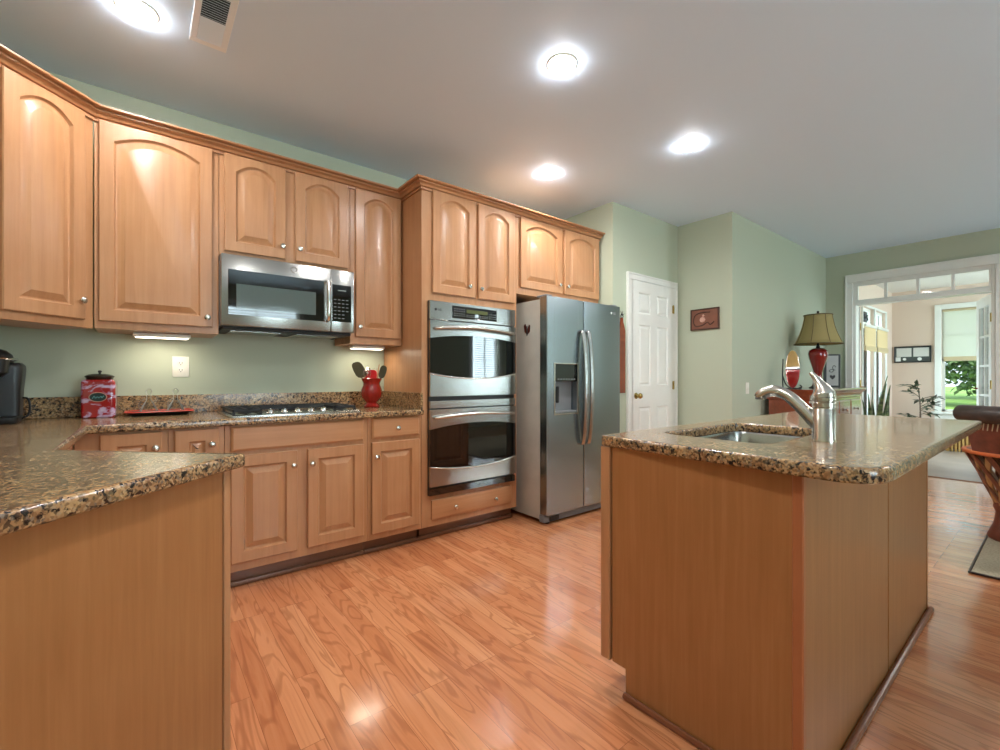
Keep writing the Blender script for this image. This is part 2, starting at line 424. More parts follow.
# crown mouldings (swept profile)
def sweep(path, prof, closed=False):
    bm=B(); n=len(path); prev=None
    for i,p in enumerate(path):
        p=Vector(p); ds=[]
        if i>0: ds.append((p-Vector(path[i-1])).normalized())
        if i<n-1: ds.append((Vector(path[i+1])-p).normalized())
        ns=[Vector((d.y,-d.x)) for d in ds]; m=sum(ns,Vector((0,0))).normalized(); k=1/max(.3,m.dot(ns[0]))
        L=loop(bm,[(p.x+m.x*k*o,p.y+m.y*k*o,z) for o,z in prof])
        if prev: bridge(bm,prev,L,True)
        else: cap(bm,L)
        prev=L
    cap(bm,prev[::-1]); return bm
CP=[(.0005,2.410),(.012,2.410),(.013,2.421),(.006,2.423),(.006,2.428),(.018,2.430),(.026,2.442),(.038,2.449),(.044,2.451),(.044,2.456),(.040,2.457),(.040,2.461),(.060,2.462),(.066,2.466),(.066,2.474),(.0005,2.474)]
CROWN = wood('glazed_crown_maple', rgb(188,136,96), rgb(172,118,78), rgb(144,94,60), axis='x')
s2=sqrt(.5)
P('crown_moulding',sweep([(-.84,-.65),(-.525,-.65),(-.19,-.315),(1.487,-.315)],CP),CROWN,None,20)
tag(bpy.data.objects['crown_moulding'],'stepped maple crown moulding running over the microwave and corner wall cabinets','moulding')
o=P('crown_moulding',sweep([(1.489,-.315),(1.489,-.61),(3.352,-.61),(3.352,-.02)],CP),CROWN,None,20)
tag(o,'stepped maple crown moulding capping the tall oven and refrigerator cabinets','moulding')

# ------------------------------------------------------------------ wall cabinets
cabinet('wall_cabinet','tall arched-door maple cabinet set diagonally in the left corner',(-.525,-.65,0),radians(45),.472,1.372,2.44,.30,
        doors=[(.085,1.41,.335,1.01,True,(.395,1.50))])
cabinet('wall_cabinet','widest single-door maple wall cabinet, left of the microwave',(-.188,-.315,0),0,.532,1.375,2.44,.313,
        doors=[(.018,1.412,.482,1.008,True,(.475,1.465))])
cabinet('wall_cabinet','short two-door maple cabinet directly above the microwave',(.346,-.315,0),0,.757,1.832,2.44,.313,
        doors=[(.024,1.86,.327,.562,True,(.331,1.935)),(.407,1.86,.331,.562,True,(.430,1.935))])
cabinet('wall_cabinet','narrow single-door maple cabinet between microwave and oven tower',(1.105,-.315,0),0,.381,1.36,2.44,.313,
        doors=[(.034,1.407,.333,1.013,True,(.058,1.475))])
# oven tower: frame around the oven opening
e=E('oven_tower_cabinet','tall maple cabinet housing the double ovens, two arched doors on top','cabinet',(1.489,-.61,0))
bm=B(); box(bm,0,.02,0,.608,.1,2.44); box(bm,.826,.848,0,.608,.1,2.44); box(bm,.02,.826,.0,.608,1.66,2.44); box(bm,.02,.826,0,.608,.1,.316); box(bm,.02,.826,.58,.608,.316,1.66)
box(bm,.02,.050,0,.02,.316,1.66); box(bm,.806,.826,0,.02,.316,1.66)
P('cabinet_body',bm,MAPLE,e,0)
for x,w,kx,kz in ((.078,.362,.376,1.79),(.464,.352,.484,1.785)):
    d=P('door',door_bm(x,1.715,w,.71,True),MAPLE,e,25); knob(kx,kz,d)
d=P('drawer',slab_bm(.072,.145,.716,.135,edge=.02),MAPLEH,e,25); knob(.255,.21,d); knob(.615,.205,d)
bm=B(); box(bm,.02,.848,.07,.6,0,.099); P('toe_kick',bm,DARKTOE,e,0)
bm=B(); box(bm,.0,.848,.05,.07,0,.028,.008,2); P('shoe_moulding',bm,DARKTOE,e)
# over-fridge cabinet
e=E('wall_cabinet','two-door maple cabinet above the refrigerator','cabinet',(2.338,-.61,0))
bm=B(); box(bm,0,1.012,0,.608,1.80,2.44); P('cabinet_body',bm,MAPLE,e,0)
bm=B(); box(bm,.99,1.012,0.0,.608,0,1.799); P('side_panel',bm,MAPLE,e,0)
for x,w,kx in ((.032,.474,.470),(.540,.462,.568)):
    d=P('door',door_bm(x,1.852,w,.565,True),MAPLE,e,25); knob(kx,1.922,d)

# ------------------------------------------------------------------ base cabinets
cabinet('base_cabinet','wide maple base cabinet under the cooktop with plain false drawer',(.337,-.61,0),0,.768,.1,.874,.60,
        doors=[(.026,.148,.329,.567,False,(.331,.632)),(.409,.148,.332,.567,False,(.431,.631))],
        drawers=[(.026,.737,.716,.133,[])],toe=(-.55,.768))
cabinet('base_cabinet','maple base cabinet with one knobbed drawer over one door beside oven tower',(1.107,-.61,0),0,.380,.1,.874,.60,
        doors=[(.024,.14,.335,.577,False,(.052,.626))],drawers=[(.024,.742,.335,.13,[(.194,.80)])],toe=(0,.382))
cabinet('base_cabinet','narrow maple base cabinet left of the cooktop, mostly behind the peninsula',(.10,-.61,0),0,.235,.1,.874,.60,
        doors=[(.024,.14,.185,.727,False,(.178,.787))])
cabinet('base_cabinet','corner maple base cabinet below the red canister, knob at its right',(-.235,-.61,0),0,.333,.1,.874,.60,
        doors=[(.085,.14,.226,.727,False,(.285,.79))])
e=E('base_cabinet','maple cabinet end facing right, tucked behind the peninsula inner corner','cabinet',(-.24,-.64,0))
bm=B(); box(bm,-.59,0,-.80,0.03,.1,.874,.0015); P('cabinet_body',bm,MAPLE,e,0)
bm=B(); box(bm,-.59,-.07,-.80,0.03,0,.099); P('toe_kick',bm,DARKTOE,e,0)
# peninsula base at 45 degrees; local x along the outer face (away from camera = +x), -y is the outer face normal
A=Vector((.235,-1.907)); d3=Vector((s2,s2)); nin=Vector((-s2,s2))
c0=A+nin*.03-d3*.035
e=E('peninsula_cabinet','large plain brown wood panel of the peninsula in the left foreground','cabinet',(c0.x,c0.y,0),radians(45))
def toloc(p): q=Vector(p)-c0; return (q.dot(d3),q.dot(nin))
kk=(c0.x+.836)/s2
bm=B(); prism(bm,[toloc(c0+nin*.008),toloc(c0+nin*.55),toloc((-.245,-1.50)),toloc((-.836,-1.50)),toloc(c0-d3*(kk-.01)+nin*.008)],[(0,0),(0,.876)]); P('cabinet_body',bm,PANEL,e,0)
bm=B(); box(bm,-kk+.02,-.030,0,.0075,.0,.876); P('side_panel',bm,PANEL,e,0)
bm=B(); box(bm,-.024,.0,-.003,.0075,.0,.876,.002); P('end_stile',bm,MAPLE,e,0)

# countertops
def counter_layers(z0,z1): return [(.012,z0),(.006,z0),(.001,z0+.004),(0,z0+.008),(0,z1-.010),(.002,z1-.004),(.005,z1-.0012),(.009,z1),(.02,z1)]
e=E('granite_countertop','speckled brown granite counter along the cooktop wall and left peninsula','countertop',(0,0,.876))
poly=[(1.486,-.003),(-.838,-.003),(-.838,-2.975),(.23,-1.907),(-.2,-1.478),(-.19,-.65),(1.486,-.65)]
poly=roundpoly(poly,[0,0,0,.012,0.01,.01,0])
bm=B(); prism(bm,poly,[(a,z-.876) for a,z in counter_layers(.877,.914)]); P('counter_slab',bm,GRANITE,e,30)
bm=B(); box(bm,-.838,1.486,-.022,-.002,.0385,.148,.002); box(bm,-.838,-.818,-2.9,-.022,.0385,.148,.002); box(bm,1.466,1.486,-.64,-.022,.0385,.148,.002); P('backsplash',bm,GRANITE,e,0)

# ------------------------------------------------------------------ island
e=E('kitchen_island','brown wood kitchen island base with plain veneer panels','island',(0,0,0))
bm=B()
pts=[(-2.29,.1),(-2.29,.874),(-2.915,.874),(-2.915,0),(-2.375,0),(-2.375,.1)]
L0=loop(bm,[(1.345,y,z) for y,z in pts]); L1=loop(bm,[(2.975,y,z) for y,z in pts]); bridge(bm,L0,L1); cap(bm,L0); cap(bm,L1[::-1]); bmesh.ops.delete(bm,geom=[f for f in bm.faces if f.calc_center_median().z>.87],context='FACES_ONLY'); P('island_body',bm,PANEL,e,0)
bm=B(); L0=loop(bm,[(1.333,y,z) for y,z in [(-2.318,.1),(-2.318,.874),(-2.915,.874),(-2.915,0),(-2.375,0),(-2.375,.1)]]); L1=loop(bm,[(1.345,v.co.y,v.co.z) for v in L0]); bridge(bm,L0,L1); cap(bm,L0); cap(bm,L1[::-1]); P('end_panel',bm,PANEL,e,0)
bm=B(); box(bm,1.326,1.345,-2.31,-2.27,.1,.874,.002); P('face_stile',bm,MAPLE,e,0)
bm=B(); box(bm,1.326,1.345,-2.922,-2.895,.012,.874,.003); P('corner_stile',bm,wood('reddish_stile_wood',rgb(182,116,76),rgb(164,98,60),rgb(146,84,50)),e)
bm=B(); box(bm,1.346,2.21,-2.921,-2.915,.012,.874,.001); box(bm,2.222,2.975,-2.921,-2.915,.012,.874,.001); P('back_panel',bm,PANEL,e,0)
bm=B(); box(bm,2.965,2.983,-2.924,-2.9,.0,.874,.003); P('corner_stile',bm,PANEL,e)
bm=B(); tube(bm,[(1.325,-2.375,.011),(1.325,-2.935,.011),(2.985,-2.935,.011)],.011,10); 
P('shoe_moulding',bm,SHOE,e)
for x0 in (1.36,1.90,2.44):   # kitchen side doors
    bm=door_bm(0,.14,.5,.72,False); xform(bm,0,Matrix.Translation((x0+.5,-2.29,0))@Matrix.Rotation(pi,4,'Z')); P('door',bm,MAPLE,e,25)
hole=roundpoly([(1.56,-2.745),(2.19,-2.745),(2.19,-2.375),(1.56,-2.375)],.06,6)
poly=roundpoly([(1.287,-3.085),(3.25,-3.085),(3.25,-2.262),(1.325,-2.262)],[.13,.03,.03,.03],8)
bm=B(); prism(bm,poly,counter_layers(.876,.914),hole=hole)
tag(P('granite_countertop',bm,GRANITE,None,30),'speckled granite slab on the island around the sink','countertop')
e=E('kitchen_sink','undermount stainless sink bowl let into the island','sink',(1.875,-2.56,.70))
bm=B(); hl=[(x-1.875,y+2.56) for x,y in hole]; ho=offset(hl,-.012)
rings=[(-.03,.175),(-.005,.175),(.0,.165),(.006,.03),(.03,.006),(.10,0)]
prev=None
for dd,z in rings:
    L=loop(bm,[(x,y,z) for x,y in offset(hl,dd)])
    if prev: bridge(bm,prev,L)
    prev=L
cap(bm,prev); P('sink_bowl',bm,STEEL,e,40)
bm=B(); lathe(bm,[(.045,.0015),(.045,.004),(.03,.004),(.028,.001)],(0,0,0),20); P('drain',bm,CHROME,e)
# faucet
e=E('kitchen_faucet','brushed nickel single-lever pull-out faucet on the island','faucet',(1.79,-2.835,.914))
bm=B(); lathe(bm,[(.036,0),(.036,.006),(.034,.010),(.0335,.105),(.031,.108),(.031,.112),(.034,.114),(.034,.128),(.031,.131),(.031,.1335),(.035,.136),(.035,.146)],(0,0,0),32); P('faucet_body',bm,NICKEL,e,40)
bm=B(); tube(bm,[(0,.005,.035),(0,.030,.068),(0,.072,.115),(0,.110,.150),(0,.146,.164),(0,.175,.160),(0,.195,.147),(0,.200,.139)],[.019,.023,.021,.020,.0205,.021,.021,.019],16,6); P('spout',bm,NICKEL,e,60)
bm=B(); lathe(bm,[(.016,0),(.017,-.006),(.014,-.010)],(0,.199,.142),16); P('spray_head',bm,GREYP,e)
bm=B(); tube(bm,[(0,0,.147),(0,.001,.160),(0,.006,.176),(0,.016,.196),(0,.026,.214),(0,.038,.229)],[.035,.033,.024,.015,.010,.007],18,5); P('lever_handle',bm,NICKEL,e,60)

# ------------------------------------------------------------------ appliances
# microwave
e=E('microwave_oven','stainless over-the-range microwave with black glass door and side keypad','microwave',(.346,0,1.405))
bm=B(); box(bm,0,.755,-.375,-.003,.018,.423,.003); P('microwave_body',bm,GREYP,e,0)
bm=B(); box(bm,.01,.745,-.37,-.01,0,.0175,.004); P('vent_base',bm,BLACKM,e,0)
for x0 in (.06,.42):
    bm=B(); box(bm,x0,x0+.27,-.30,-.08,-.006,0,.002); P('grease_filter',bm,STEEL,e,0)
bm=B(); box(bm,0,.603,-.40,-.376,.018,.422,.004,2); P('door',bm,STEEL,e,30); mwd=[c for c in e.children if c.name.startswith('door')][-1]
bm=B(); box(bm,.033,.560,-.4025,-.399,.080,.337,.0015); P('door_glass',bm,BLACKG,mwd,0)
bm=B(); box(bm,.074,.510,-.4035,-.402,.115,.258,.0005); P('viewing_window',bm,GREYG,mwd,0)
bm=B(); tube(bm,[(.580,-.402,.085),(.580,-.428,.10),(.580,-.438,.21),(.580,-.428,.325),(.580,-.402,.34)],[.011,.011,.012,.011,.011],12,5); P('handle',bm,CHROME,mwd,60)
bm=B(); box(bm,.605,.755,-.40,-.376,.018,.422,.004,2); cp=P('control_panel',bm,STEEL,e,30)
bm=B(); box(bm,.612,.735,-.402,-.399,.085,.325,.001); kp=P('keypad',bm,BLACKG,cp,0)
bm=B()
for r in range(6):
    for c in range(4):
        if r<2 and c==3: continue
        box(bm,.622+c*.026,.638+c*.026,-.4028,-.4018,.105+r*.024,.110+r*.024)
box(bm,.648,.700,-.4028,-.4018,.285,.292); print_on(kp,bm,MARKG)
bm=B(); 
tube(bm,[(.383+.017*cos(a*pi/8),-.4015,.382+.017*sin(a*pi/8)) for a in range(17)],.0022,6); P('emblem',bm,GREYP,mwd)
# double oven
e=E('double_wall_oven','stainless double wall oven with bowed handles and dark glass windows','oven',(1.534,-.61,.316))
bm=B(); box(bm,.012,.758,.021,.55,.008,1.335); P('oven_body',bm,BLACKM,e,0)
bm=B(); box(bm,0,.765,-.018,-.001,0,1.342,.002); P('oven_trim',bm,BLACK,e,0)
bm=B(); box(bm,0,.765,-.034,-.0185,1.214,1.342,.003); cp=P('control_panel',bm,STEEL,e,0)
bm=B(); box(bm,.18,.575,-.036,-.033,1.235,1.320,.006,2); dpo=dp=P('display_panel',bm,BLACKG,cp)
bm=B(); box(bm,.300,.490,-.0368,-.0355,1.277,1.303); P('digital_display',bm,LCD,dp,0)
bm=B()
for (xs,zs) in (((.195,.215,.235,.255,.275),(1.25,1.265,1.282,1.298)),((.505,.525,.545,.56),(1.25,1.265,1.282)),((.30,.32,.34,.36,.38,.40,.42,.44,.46,.48),(1.248,1.26))):
    for x in xs:
        for z in zs: box(bm,x,x+.011,-.0365,-.0355,z,z+.006)
print_on(dp,bm,MARKG)
bm=B(); lathe(bm,[(.009,-.0335),(.009,-.0348)],(.046,0,1.282),16,axis='y'); P('emblem',bm,MARKD,cp)
lettering('lettering','LG',.022,MARKD,cp,(.078,-.0345,1.282))
def oven_door(zb,zt,gl0,gl1,name='oven_door'):
    d=None; W_=.765; N=20
    bm=B()   # steel door with lens shaped glass opening: upper and lower steel parts in one mesh
    up=[];lo=[]
    for k in range(N+1):
        t=k/N; x=W_*t; bow=1-(2*t-1)**2
        up.append((x,gl1+.032*bow)); lo.append((x,gl0-.036*bow))
    for (poly) in ([(0,zt),(W_,zt)]+up[::-1][0:] , [(W_,zb),(0,zb)]+lo):
        f=loop(bm,[(x,-.040,z) for x,z in poly]); b=loop(bm,[(x,-.0185,z) for x,z in poly]); bridge(bm,f,b); cap(bm,f); cap(bm,b[::-1])
    d=P(name,bm,STEEL,e,20)
    bm=B(); poly=lo+up[::-1]; f=loop(bm,[(x,-.0385,z) for x,z in poly]); b=loop(bm,[(x,-.0185,z) for x,z in poly]); bridge(bm,f,b); cap(bm,f); cap(bm,b[::-1]); P('oven_glass',bm,BLACKG,d,20)
    bm=B(); tube(bm,[(x,-.0395,z-.004) for x,z in lo],.006,8); P('glass_rim',bm,NICKEL,d,60)
    zh=zt-.055
    bm=B(); tube(bm,[(.035,-.040,zh),(.05,-.066,zh),(.13,-.078,zh+.006),(.38,-.088,zh+.018),(.63,-.078,zh+.006),(.715,-.066,zh),(.73,-.040,zh)],[.010,.012,.012,.013,.012,.012,.010],12,5); P('handle',bm,NICKEL,d,60)
oven_door(.682,1.206,.845,1.083)
bm=B(); box(bm,0,.765,-.036,-.0185,.598,.652,.003); P('divider_strip',bm,STEEL,e,0)
oven_door(.062,.592,.203,.455)
bm=B(); box(bm,0,.765,-.03,-.0185,.0,.048,.002); P('vent_strip',bm,BLACKG,e,0)
# refrigerator
FX0,FX1=2.40,3.30; FS=2.818
e=E('refrigerator','side-by-side stainless refrigerator with water dispenser in its left door','refrigerator',(0,0,0))
bm=B(); box(bm,FX0+.008,FX1-.008,-.808,-.06,.03,1.735,.006,2); P('fridge_case',bm,FRSIDE,e)
def fdoor(x0,x1,cut=None):
    bm=B(); pts=roundpoly([(x0,-.815),(x0,-.895),(x1,-.895),(x1,-.815)],[0,.012,.012,0],4)
    if not cut:
        prism(bm,pts,[(.003,.075),(0,.08),(0,1.748),(.003,1.752)])
    else:
        cx0,cx1,cz0,cz1=cut
        box(bm,x0,cx0,-.895,-.815,.075,1.752,.005); box(bm,cx1,x1,-.895,-.815,.075,1.752,.005)
        box(bm,cx0-.004,cx1+.004,-.895,-.815,.075,cz0,.0); box(bm,cx0-.004,cx1+.004,-.895,-.815,cz1,1.752,.0); box(bm,cx0-.004,cx1+.004,-.828,-.815,cz0,cz1)
    return P('door',bm,STEELV,e,30)
dl=fdoor(FX0,FS-.004,(2.482,2.744,.845,1.238)); dr=fdoor(FS+.004,FX1)
def fhandle(x,d):
    bm=B(); tube(bm,[(x,-.895,1.50),(x,-.922,1.485),(x,-.945,1.30),(x,-.955,1.05),(x,-.945,.78),(x,-.922,.612),(x,-.895,.60)],[.019,.021,.023,.024,.023,.021,.019],12,6,up=(0,1,0),flat=.6); P('handle',bm,STEEL,d,60)
fhandle(2.783,dl); fhandle(2.853,dr)
dsp=B()
for b in ((2.474,2.486,.838,1.245),(2.740,2.752,.838,1.245),(2.486,2.740,.838,.852),(2.486,2.740,1.234,1.245)): box(dsp,b[0],b[1],-.900,-.884,b[2],b[3],.002)
dp=P('water_dispenser',dsp,NICKEL,dl,0)
bm=B(); box(bm,2.486,2.740,-.898,-.86,1.098,1.234,.002); dd_=P('dispenser_display',bm,BLACKG,dp,0)
bm=B()
for k in range(7): box(bm,2.512+k*.03,2.530+k*.03,-.8988,-.8978,1.112,1.120)
print_on(dd_,bm,MARKG)
bm=B(); box(bm,2.487,2.739,-.832,-.829,.853,1.098); P('dispenser_recess',bm,GREYP,dp,0)
bm=B(); box(bm,2.487,2.739,-.888,-.832,.853,.866,.003); P('drip_tray',bm,GREYP,dp,0)
bm=B(); box(bm,2.535,2.565,-.868,-.845,.93,1.06,.006); P('dispenser_paddle',bm,BLACK,dp,0)
bm=B(); box(bm,FX0+.004,FX1-.004,-.86,-.80,.012,.07,.006); P('kick_grille',bm,GREYP,e,0)
bm=B(); box(bm,FX0+.06,FX0+.16,-.868,-.859,.02,.055,.003); P('grille_slot',bm,BLACK,e,0)
for x in (FX0+.06,FX1-.06):
    bm=B(); cyl(bm,(x,-.83,0),.022,0,.03,12); P('foot',bm,BLACK,e)
for x in (FX0+.05,FX1-.05):
    bm=B(); box(bm,x-.035,x+.035,-.87,-.76,1.7525,1.768,.005); P('hinge_cover',bm,GREYP,e)
lettering('lettering','LG',.026,MARK,dr,(3.215,-.8957,1.685))
bm=B(); lathe(bm,[(.010,-.8952),(.010,-.8962)],(3.175,0,1.685),16,axis='y'); P('emblem',bm,MARK,dr)
# magnet on the fridge side
e=E('fridge_magnet','small dark red butterfly magnet on the refrigerator side','magnet',(FX0+.0075,-.55,1.44))
bm=B()
for sgn,s_ in ((1,1),(-1,.8)):
    f=[(0,0,-.03),(0,sgn*.028,-.012),(0,sgn*.038*s_,.035),(0,sgn*.02,.05*s_),(0,sgn*.006,.012)]
    a=loop(bm,[(-.003+x,y,z) for x,y,z in f]); b=loop(bm,[(0+x,y,z) for x,y,z in f]); bridge(bm,a,b); cap(bm,a); cap(bm,b[::-1])
P('wings',bm,plain('dark_red_enamel',rgb(70,24,18),.3),e,0)
bm=B(); tube(bm,[(-.005,0,-.04),(-.006,0,.0),(-.005,0,.03)],[.003,.006,.004],8); P('body',bm,BLACKM,e)
e.location.y=-.665; e.location.z=1.505; e.scale=(1,1.1,1.1)
# cooktop
e=E('gas_cooktop','stainless gas cooktop with black grates and five front knobs','cooktop',(.72,-.335,.914))
bm=B(); prism(bm,roundpoly([(-.36,-.24),(.365,-.24),(.365,.24),(-.36,.24)],.02,4),[(0,.0005),(0,.006),(.012,.010)]); P('cooktop_tray',bm,STEEL,e,30)
for (x0,x1,y0,y1) in ((-.335,-.19,-.19,.215),(-.18,.20,-.05,.215),(.21,.345,-.19,.215)):
    bm=B()
    for a in ((x0,x1,y0,y0+.012),(x0,x1,y1-.012,y1),(x0,x0+.012,y0,y1),(x1-.012,x1,y0,y1),((x0+x1)/2-.006,(x0+x1)/2+.006,y0,y1),(x0,x1,(y0+y1)/2-.006,(y0+y1)/2+.006)):
        box(bm,a[0],a[1],a[2],a[3],.024,.038,.002)
    for xx in (x0,x1-.012):
        for yy in (y0,y1-.012): box(bm,xx,xx+.012,yy,yy+.012,.0095,.026)
    P('grate',bm,BLACKM,e,0)
for (x,y,r) in ((-.262,-.09,.035),(-.262,.11,.045),(.01,.09,.055),(.278,-.09,.045),(.278,.11,.035)):
    bm=B(); lathe(bm,[(r,.0095),(r,.016),(r*.8,.018),(r*.8,.023),(r*.5,.0235)],(x,y,0),20); P('burner',bm,BLACKM,e)
for k in range(5):
    x=-.145+k*.074; y=-.15
    bm=B(); lathe(bm,[(.021,.0095),(.021,.013),(.018,.016),(.016,.028),(.013,.030)],(x,y-.02,0),18); box(bm,x-.003,x+.003,y-.037,y-.003,.028,.036,.001); P('control_knob',bm,CHROME,e,40)

# under-cabinet lights
def undercab(loc,w,label):
    e=E('under_cabinet_light',label,'light',loc,0,'under-cabinet strip lights')
    bm=B(); box(bm,-w/2,w/2,-.045,.045,-.021,0,.004); P('light_housing',bm,OUTLETM,e)
    bm=B(); box(bm,-w/2+.012,w/2-.012,-.036,.036,-.0245,-.0212,.001); P('diffuser',bm,emit('warm_diffuser',rgb(255,240,215),3),e,0)
    lamp('under_cabinet_glow','AREA',(loc[0],loc[1],loc[2]-.03),.48,(1,.90,.74),(0,0,0),shape='RECTANGLE',size=w*.9,size_y=.06)
undercab((.09,-.16,1.373),.26,'lit strip light under the wide cabinet left of the microwave')
undercab((1.285,-.16,1.358),.24,'lit strip light under the narrow cabinet right of the microwave')
# outlet
e=E('wall_outlet','white duplex outlet on the sage wall above the glass cruets','outlet',(.183,-.001,1.193))
bm=B(); box(bm,-.042,.042,-.006,0,-.062,.062,.003,2); P('cover_plate',bm,OUTLETM,e)
for z in (-.021,.021):
    bm=B(); lathe(bm,[(.017,-.006),(.017,-.0085),(.015,-.009)],(0,0,z),20,axis='y'); r=P('receptacle',bm,OUTLETM,e)
    bm=B()
    for x in (-.007,.007): box(bm,x-.0013,x+.0013,-.0098,-.0088,z-.002,z+.007)
    box(bm,-.0025,.0025,-.0098,-.0088,z-.010,z-.006); P('slots',bm,BLACK,r,0)

# ------------------------------------------------------------------ things on the left counter
CZ=.9145
def patina():
    t=NT('red_distressed_glaze'); n=t.noise(t.coords((1,1,1.6)),13,4,.6,.6); 
    c=t.ramp(n,[(.52,rgb(150,20,22)),(.57,rgb(186,150,180)),(.7,rgb(205,196,216))]); t.set(Base_Color=c,Roughness=.15,Coat_Weight=.7); return t.m
e=E('canister','square red glazed canister with dark lid beside the coffee maker','canister',(-.178,-.100,CZ),radians(-3))
sq=roundpoly([(-.069,-.069),(.069,-.069),(.069,.069),(-.069,.069)],.018,4)
bm=B(); prism(bm,sq,[(.006,0),(0,.006),(-.001,.10),(0,.188),(.004,.197),(.016,.203)]); P('canister_body',bm,patina(),e,40)
bm=B(); prism(bm,roundpoly([(-.060,-.06),(.060,-.06),(.060,.06),(-.060,.06)],.05,5),[(.006,.203),(.004,.212),(0,.216),(0,.221),(.014,.229),(.04,.233)]); ld=P('lid',bm,plain('dark_bronze',rgb(52,44,34),.25,.6),e,40)
bm=B(); lathe(bm,[(.005,.232),(.004,.238),(.009,.243),(.007,.250),(.002,.252)],(0,0,0),12); P('lid_knob',bm,BLACKM,ld)
bm=B(); L1=[(.034*cos(a*pi/14),-.0725,.110+.023*sin(a*pi/14)) for a in range(28)]; a=loop(bm,L1); b=loop(bm,[(x,-.0685,z) for x,y,z in L1]); bridge(bm,a,b); cap(bm,a); lb=P('oval_label',bm,plain('dark_green_enamel',rgb(24,48,44),.3),e,0)
bm=B(); tube(bm,[(.035*cos(a*pi/14),-.0725,.110+.024*sin(a*pi/14)) for a in range(29)],.002,6); P('label_rim',bm,plain('cream_line',rgb(196,150,130),.4),lb)
bm=B(); tube(bm,crom([(-.022,-.073,.102),(-.014,-.073,.116),(-.010,-.073,.104),(-.002,-.073,.112),(.004,-.073,.105),(.012,-.073,.114),(.016,-.073,.106),(.024,-.073,.117)],4),.0016,5); P('script_lettering',bm,plain('teal_script',rgb(110,170,170),.4),lb)
# coffee maker
e=E('coffee_maker','black single-serve coffee maker with chrome lid ring at far left','coffee maker',(-.567,-.24,CZ),radians(4))
bm=B(); prism(bm,roundpoly([(-.12,-.13),(.115,-.13),(.115,.14),(-.12,.14)],.03,4),[(.004,0),(0,.006),(0,.028),(.008,.034)]); P('base',bm,BLACK,e,40)
bm=B(); prism(bm,roundpoly([(-.12,-.06),(.125,-.06),(.125,.14),(-.12,.14)],.03,4),[(.012,.034),(.008,.15),(0,.255),(.002,.27),(.012,.282)]); P('body',bm,BLACK,e,40)
bm=B(); prism(bm,roundpoly([(-.11,-.15),(.085,-.15),(.085,-.03),(-.11,-.03)],.04,5),[(.03,.21),(.004,.235),(0,.285),(.0,.295)]); P('brew_head',bm,BLACK,e,40)
bm=B(); lathe(bm,[(.108,.283),(.110,.297),(.104,.318),(.085,.338),(.05,.35),(.01,.354)],(-.015,-.02,0),28,sy=1.15); P('lid',bm,BLACK,e,60)
bm=B(); tube(bm,[(-.015+.118*cos(a*pi/16),-.02+.135*sin(a*pi/16),.297) for a in range(-22,9)],.0065,8,flat=1.0); P('chrome_lid_ring',bm,CHROME,e,60)
bm=B(); tube(bm,[(.116,.05,.115),(.135,.04,.11),(.142,.03,.08),(.14,.03,.04),(.125,.03,.02),(.112,.04,.015)],.0045,8,5); P('power_cord',bm,BLACKM,e,60)
# tray and cruets
e=E('serving_tray','shallow red tray with dark underside against the backsplash','tray',(.082,-.125,CZ))
bm=B(); prism(bm,roundpoly([(-.125,-.06),(.125,-.06),(.125,.06),(-.125,.06)],.015,4),[(0,.0),(-.008,.008),(-.033,.022)]); P('tray_underside',bm,plain('black_lacquer',rgb(22,18,20),.3),e,40)
bm=B(); sq=roundpoly([(-.125,-.06),(.125,-.06),(.125,.06),(-.125,.06)],.015,4)
prev=None
for d_,z in [(-.035,.0225),(-.030,.026),(-.008,.012),(.01,.0095)]:
    L=loop(bm,[(x,y,z) for x,y in offset(sq,d_)])
    if prev: bridge(bm,prev,L)
    prev=L
cap(bm,prev); P('tray_top',bm,plain('red_lacquer',rgb(196,58,44),.3),e,40)
def cruet(x,y,lab,rz):
    e=E('glass_cruet',lab,'cruet',(x,y,CZ+.0105),rz,'glass cruets on the red tray')
    bm=B(); lathe(bm,[(.036,0),(.043,.004),(.042,.016),(.030,.045),(.012,.075),(.010,.096),(.014,.102)],(0,0,0),20); P('cruet_body',bm,GLASS,e,60)
    bm=B(); lathe(bm,[(.006,.1025),(.008,.108),(.015,.119),(.015,.128),(.008,.138),(.002,.141)],(0,0,0),16); P('stopper',bm,GLASS,e,60)
    bm=B(); tube(bm,[(.017,0,.056),(.034,0,.074),(.040,0,.096)],[.006,.005,.004],8,4); P('pouring_spout',bm,GLASS,e,60)
    bm=B(); tube(bm,[(-.012,0,.085),(-.034,0,.072),(-.044,0,.045),(-.032,0,.020)],.0035,8,4); P('handle',bm,GLASS,e,60)
cruet(.030,-.12,'left clear glass cruet with stopper standing on the red tray',.2)
cruet(.152,-.12,'right clear glass cruet with stopper standing on the red tray',.6)
# utensil crock
CX,CY=1.305,-.20
e=E('utensil_crock','fluted red ceramic urn holding cooking utensils right of cooktop','crock',(CX,CY,CZ)); e.scale=(1.04,1.04,1.06)
bm=B(); lathe(bm,[(.052,0),(.056,.006),(.045,.020),(.034,.032),(.045,.042),(.064,.066),(.072,.095),(.068,.120),(.058,.145),(.055,.165),(.066,.184),(.068,.190)],(0,0,0),48,closed_ends=False,flute=.07,nf=14); 
lathe(bm,[(.064,.190),(.051,.165),(.054,.145),(.062,.10),(.03,.045)],(0,0,0),48); P('crock_body',bm,REDCER,e,60)
bm=B(); lathe(bm,[(.064,.187),(.069,.189),(.070,.194),(.066,.197),(.062,.193)],(0,0,0),40,closed_ends=False); P('rim',bm,REDCER,e,60)
rt=Vector((cos(radians(38.5)),-sin(radians(38.5)),0)); fw=Vector((sin(radians(38.5)),cos(radians(38.5)),0))
